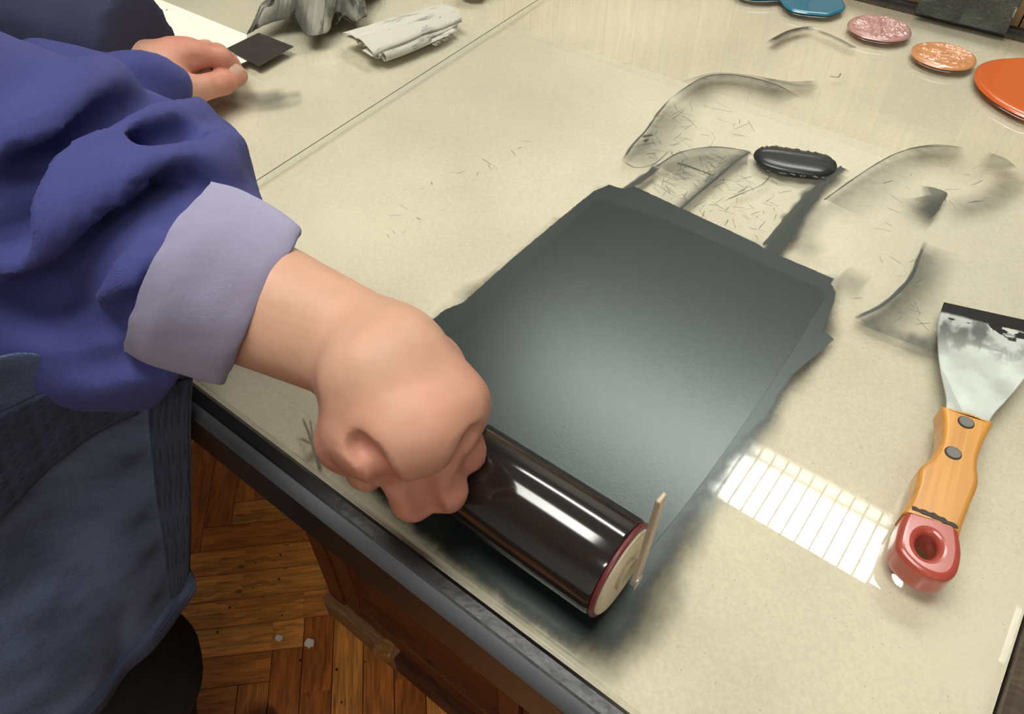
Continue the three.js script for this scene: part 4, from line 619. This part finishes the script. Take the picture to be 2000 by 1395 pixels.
  valley([[390, 375], [330, 395], [265, 425], [160, 540], [0, 625]], 0.015, 0.026, 0.010); valley([[360, 262], [280, 300], [150, 375], [0, 470]], 0.010, 0.016, 0.010); valley([[345, 190], [250, 215], [110, 300], [0, 380]], 0.010, 0.016, 0.010);
  valley([[375, 560], [310, 610], [280, 720]], 0.012, 0.020, 0.012); valley([[250, 625], [170, 645], [90, 655]], 0.010, 0.011, 0.010); valley([[300, 690], [220, 712], [130, 722]], 0.009, 0.008, 0.010);
  const axC = CR.clone().sub(ER).normalize().addScaledVector(EYEP.clone().sub(CR).normalize(), -0.62).normalize();
  const sSDF = (x, y, z) => { let d = sB(x, y, z); if (d < 0.06) { for (const S of sAdd) d = smin(d, chain(S, x, y, z), S.k); for (const S of sCut) d = smax(d, -chain(S, x, y, z), S.k); d += 0.006 * (fbm(x * 18 + y * 9, y * 26, z * 18, 3) - 0.5); const e = dcap(core, x, y, z); if (e < 0.03) d = Math.min(d, e, base(x, y, z) - 0.0055); } return Math.max(d, (x - CR.x) * axC.x + (y - CR.y) * axC.y + (z - CR.z) * axC.z + 0.022); };
  const sb = box3([...sc], 0.02); sb[0][0] = Math.max(sb[0][0], -0.66); sb[1][1] = Math.min(sb[1][1], TOP + 0.46);
  const jacket = part(person, 'jacket_sleeve', put(triUV(nets(sSDF, sb[0], sb[1], 0.0042), 4)), jm, 'right sleeve of the blue jacket, deeply folded'); void jacket;
  { // turned-up cuff
    const A = CR.clone().addScaledVector(axC, -0.049).addScaledVector(EYEP.clone().sub(CR).normalize(), 0.003), side1 = axC.clone().cross(V3(0, 1, 0)).normalize(), side2 = axC.clone().cross(side1).normalize();
    const prof = [[0.0, 0.0445], [0.016, 0.043], [0.038, 0.0435], [0.0445, 0.0445], [0.0465, 0.047], [0.0455, 0.0498], [0.041, 0.0515], [0.030, 0.0532], [0.016, 0.0542], [0.004, 0.0545], [-0.008, 0.052]], pc = new THREE.CatmullRomCurve3(prof.map(([a, r]) => V3(a, r, 0)));
    const g = gridGeo(96, 44, (s, q) => { const p = pc.getPoint(q), a = s * 2 * Math.PI, w = p.y * (1 + 0.035 * Math.sin(2 * a + 1) + 0.03 * Math.sin(3 * a + 4 * q)) + 0.004 * (fbm(3 + Math.cos(a) * 2, Math.sin(a) * 2, q * 3, 3) - 0.5); const e = p.x + 0.004 * Math.sin(2 * a) + 0.0015 * (noise(a * 6, q * 2) - 0.5); return A.clone().addScaledVector(axC, e).addScaledVector(side1, w * Math.cos(a)).addScaledVector(side2, w * Math.sin(a)); }, true);
    part(person, 'sleeve_cuff', put(g), mat({ color: lin(0.40, 0.38, 0.56), roughness: 0.9, bumpMap: again(weaveT, 20, 6), bumpScale: 0.0003, sheen: 0.8, sheenColor: lin(0.8, 0.8, 1), sheenRoughness: 0.5, side: THREE.DoubleSide }), 'pale lavender turned-up cuff');
  }
  { // jacket trunk and left sleeve: same cloth, shade put into the darker blue
    const tc = [cap(P(-0.66, -0.13, 0.02), NB.clone().add(V3(0, -0.04, 0)), 0.15, 0.12), cap(SR, SL, 0.098, 0.098), cap(NB, NB.clone().add(V3(0, 0.02, 0)), 0.085, 0.078), cap(SL, EL, 0.085, 0.08), cap(EL, WL.clone().lerp(EL, 0.02), 0.08, 0.068), cap(fold(120, 60, 0.84), fold(230, 70, 0.82), 0.05, 0.05)], f = union(tc, 0.06), ax = WL.clone().sub(EL).normalize(), E = hit(f, 292, 100) || WL; void E;
    const cutAt = H([292, 120, 0.05]), cn = V3(ax.x, ax.y * 0.3, ax.z).normalize();
    const lSl = (x, y, z) => { let d = f(x, y, z); if (d < 0.05) d += 0.022 * (fbm(x * 16, y * 9, z * 16, 3) - 0.5); if (z < -0.24 && y < TOP + 0.25) d = Math.max(d, (x - cutAt.x) * cn.x + (y - cutAt.y) * cn.y + (z - cutAt.z) * cn.z); return Math.max(d, TOP + 0.014 - y > 0 && z < -0.1 ? TOP + 0.014 - y : -1); };
    const b = box3(tc, 0.03); part(person, 'jacket', put(triUV(nets(lSl, b[0], b[1], 0.0075), 4)), mat({ color: lin(0.03, 0.034, 0.085), roughness: 0.85, bumpMap: again(weaveT, 16, 16), bumpScale: 0.00025 }), 'body and left sleeve of the blue jacket, colour darkened to hold their shade');
  }
  { // denim skirt of the jacket: hem, front edge, side seam
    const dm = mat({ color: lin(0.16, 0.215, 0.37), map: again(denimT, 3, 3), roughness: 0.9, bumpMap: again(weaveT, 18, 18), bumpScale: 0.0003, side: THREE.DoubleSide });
    const loop = (a) => {   // arc length along the cloth from the front edge backwards, then round the body
      const d = Math.min(a, 0.30), u = -0.045 * (1 - Math.exp(-d / 0.05)) - 0.10 * d * d * 3, v = -d; if (a <= 0.30) return [u, v];
      const k = (a - 0.30) / 0.75, e = loop(0.30), an = k * Math.PI * 1.15; return [e[0] - 0.21 * (1 - Math.cos(an)), e[1] - 0.10 * Math.sin(an) + 0.0 * k];
    };
    const F0 = P(-0.362, 0.112, 0), F1 = at(371, 1176, -0.265);
    const surf = (a, h, o = 0) => {   // h from 0.03 (waist) to -0.265 (hem)
      const k = (0 - h) / 0.265, fx = lerp(F0.x, F1.x, k), fv = lerp(-F0.z, -F1.z, k), [lu, lv] = loop(a), flare = 0.055 * Math.sin(Math.PI * clamp(a / 0.24)) * sst(0.1, 1, k);
      const bulge = 0.010 * Math.sin(k * 2.6 + 0.3) * sst(0, 0.06, a) * (1 - sst(0.1, 0.3, a)) - 0.008 * Math.exp(-(((a - 0.055 - 0.02 * k) / 0.02) ** 2)) * sst(0.35, 0.9, k) + 0.004 * (fbm(a * 22, h * 16, 3, 3) - 0.5);
      return P(fx + lu + flare + bulge + o, fv + lv, h);
    };
    const hemAt = (a) => -0.265 + 0.03 * Math.exp(-a / 0.016) - 0.02 * sst(0.02, 0.2, a);
    const coat = part(person, 'jacket_skirt', put(sheetGeo(150, 90, (s, q) => { const a = 1.05 * s ** 1.7; return surf(a, lerp(0.07 + 0.04 * sst(0.03, 0.09, a), hemAt(a), q)); }, -0.002)), dm, 'faded denim skirt of the jacket');
    const A0 = (s) => 1.0 * s ** 1.7;
    const band = (a0f, hf0, hf1, th, nu = 120, nv = 8) => sheetGeo(nu, nv, (s, q) => { const a = a0f(s), h = lerp(hf0(a), hf1(a), q), r = Math.sin(Math.PI * q) ** 0.5; return surf(a, h, 0.0012 + th * r); }, -0.002);
    part(coat, 'hem', put(band(A0, (a) => hemAt(a) + 0.034, (a) => hemAt(a) - 0.003, 0.0065)), dm);
    part(coat, 'front_facing', put(sheetGeo(10, 80, (s, q) => surf(0.002 + 0.020 * s, lerp(0.05, hemAt(0.01) + 0.03, q), 0.001 + 0.002 * Math.sin(Math.PI * s) ** 0.5), -0.002)), dm);
    part(coat, 'side_seam', put(sheetGeo(8, 80, (s, q) => { const h = lerp(0.06, -0.25, q); return surf(0.105 + 0.075 * q + 0.01 * s + 0.0006 * Math.sin(q * 60), h, 0.001 + 0.002 * Math.sin(Math.PI * s)); }, -0.002)), dm);
    part(coat, 'shaded_pocket_flap', put(sheetGeo(50, 20, (s, q) => { const a = lerp(0.03, 0.15, s); return surf(a, lerp(0.075, 0.030 - 0.045 * s + 0.006 * Math.sin(s * 5), q), 0.0025 + 0.002 * q + 0.002 * fbm(s * 8, q * 6, 2, 3)); }, -0.002)), mat({ color: lin(0.05, 0.065, 0.12), map: again(denimT, 6, 6), roughness: 0.9, side: THREE.DoubleSide }), 'crumpled pocket flap, colour darkened to hold the sleeve shadow');  // shadow of the sleeve put into the dark flap colour
  }
  { // trousers and shoes
    const hipR = P(-0.55, -0.09, -0.02), kneeR = P(-0.518, -0.03, -0.42), ankR = P(-0.55, -0.12, -0.82), hipL = P(-0.75, -0.12, -0.02), kneeL = P(-0.77, -0.05, -0.42), ankL = P(-0.79, -0.14, -0.82);
    const tc = [cap(hipR, kneeR, 0.09, 0.078), cap(kneeR, ankR, 0.078, 0.06), cap(hipL, kneeL, 0.09, 0.078), cap(kneeL, ankL, 0.078, 0.06), cap(hipR, hipL, 0.1, 0.1)], f = union(tc, 0.03), b = box3(tc, 0.02);
    part(person, 'trousers', put(triUV(nets((x, y, z) => f(x, y, z) + 0.012 * (fbm(x * 14, y * 22, z * 14, 3) - 0.5), b[0], b[1], 0.0085), 4)), mat({ color: lin(0.004, 0.004, 0.005), roughness: 0.95 }), 'black trousers');
    for (const [a, n] of [[ankR, 0], [ankL, 1]]) { const s = [cap(P(a.x, -a.z - 0.03, -0.86), P(a.x + 0.01, -a.z + 0.16, -0.868), 0.038, 0.03), cap(a, P(a.x, -a.z - 0.02, -0.86), 0.045, 0.04)], bb = box3(s, 0.01), ff = union(s, 0.03); void n; part(person, 'shoe', put(triUV(nets((x, y, z) => Math.max(ff(x, y, z), 0.0015 - y), bb[0], bb[1], 0.006), 3)), mat({ color: lin(0.01, 0.01, 0.01), roughness: 0.5 })); }
  }
}
renderer.render(scene, camera);
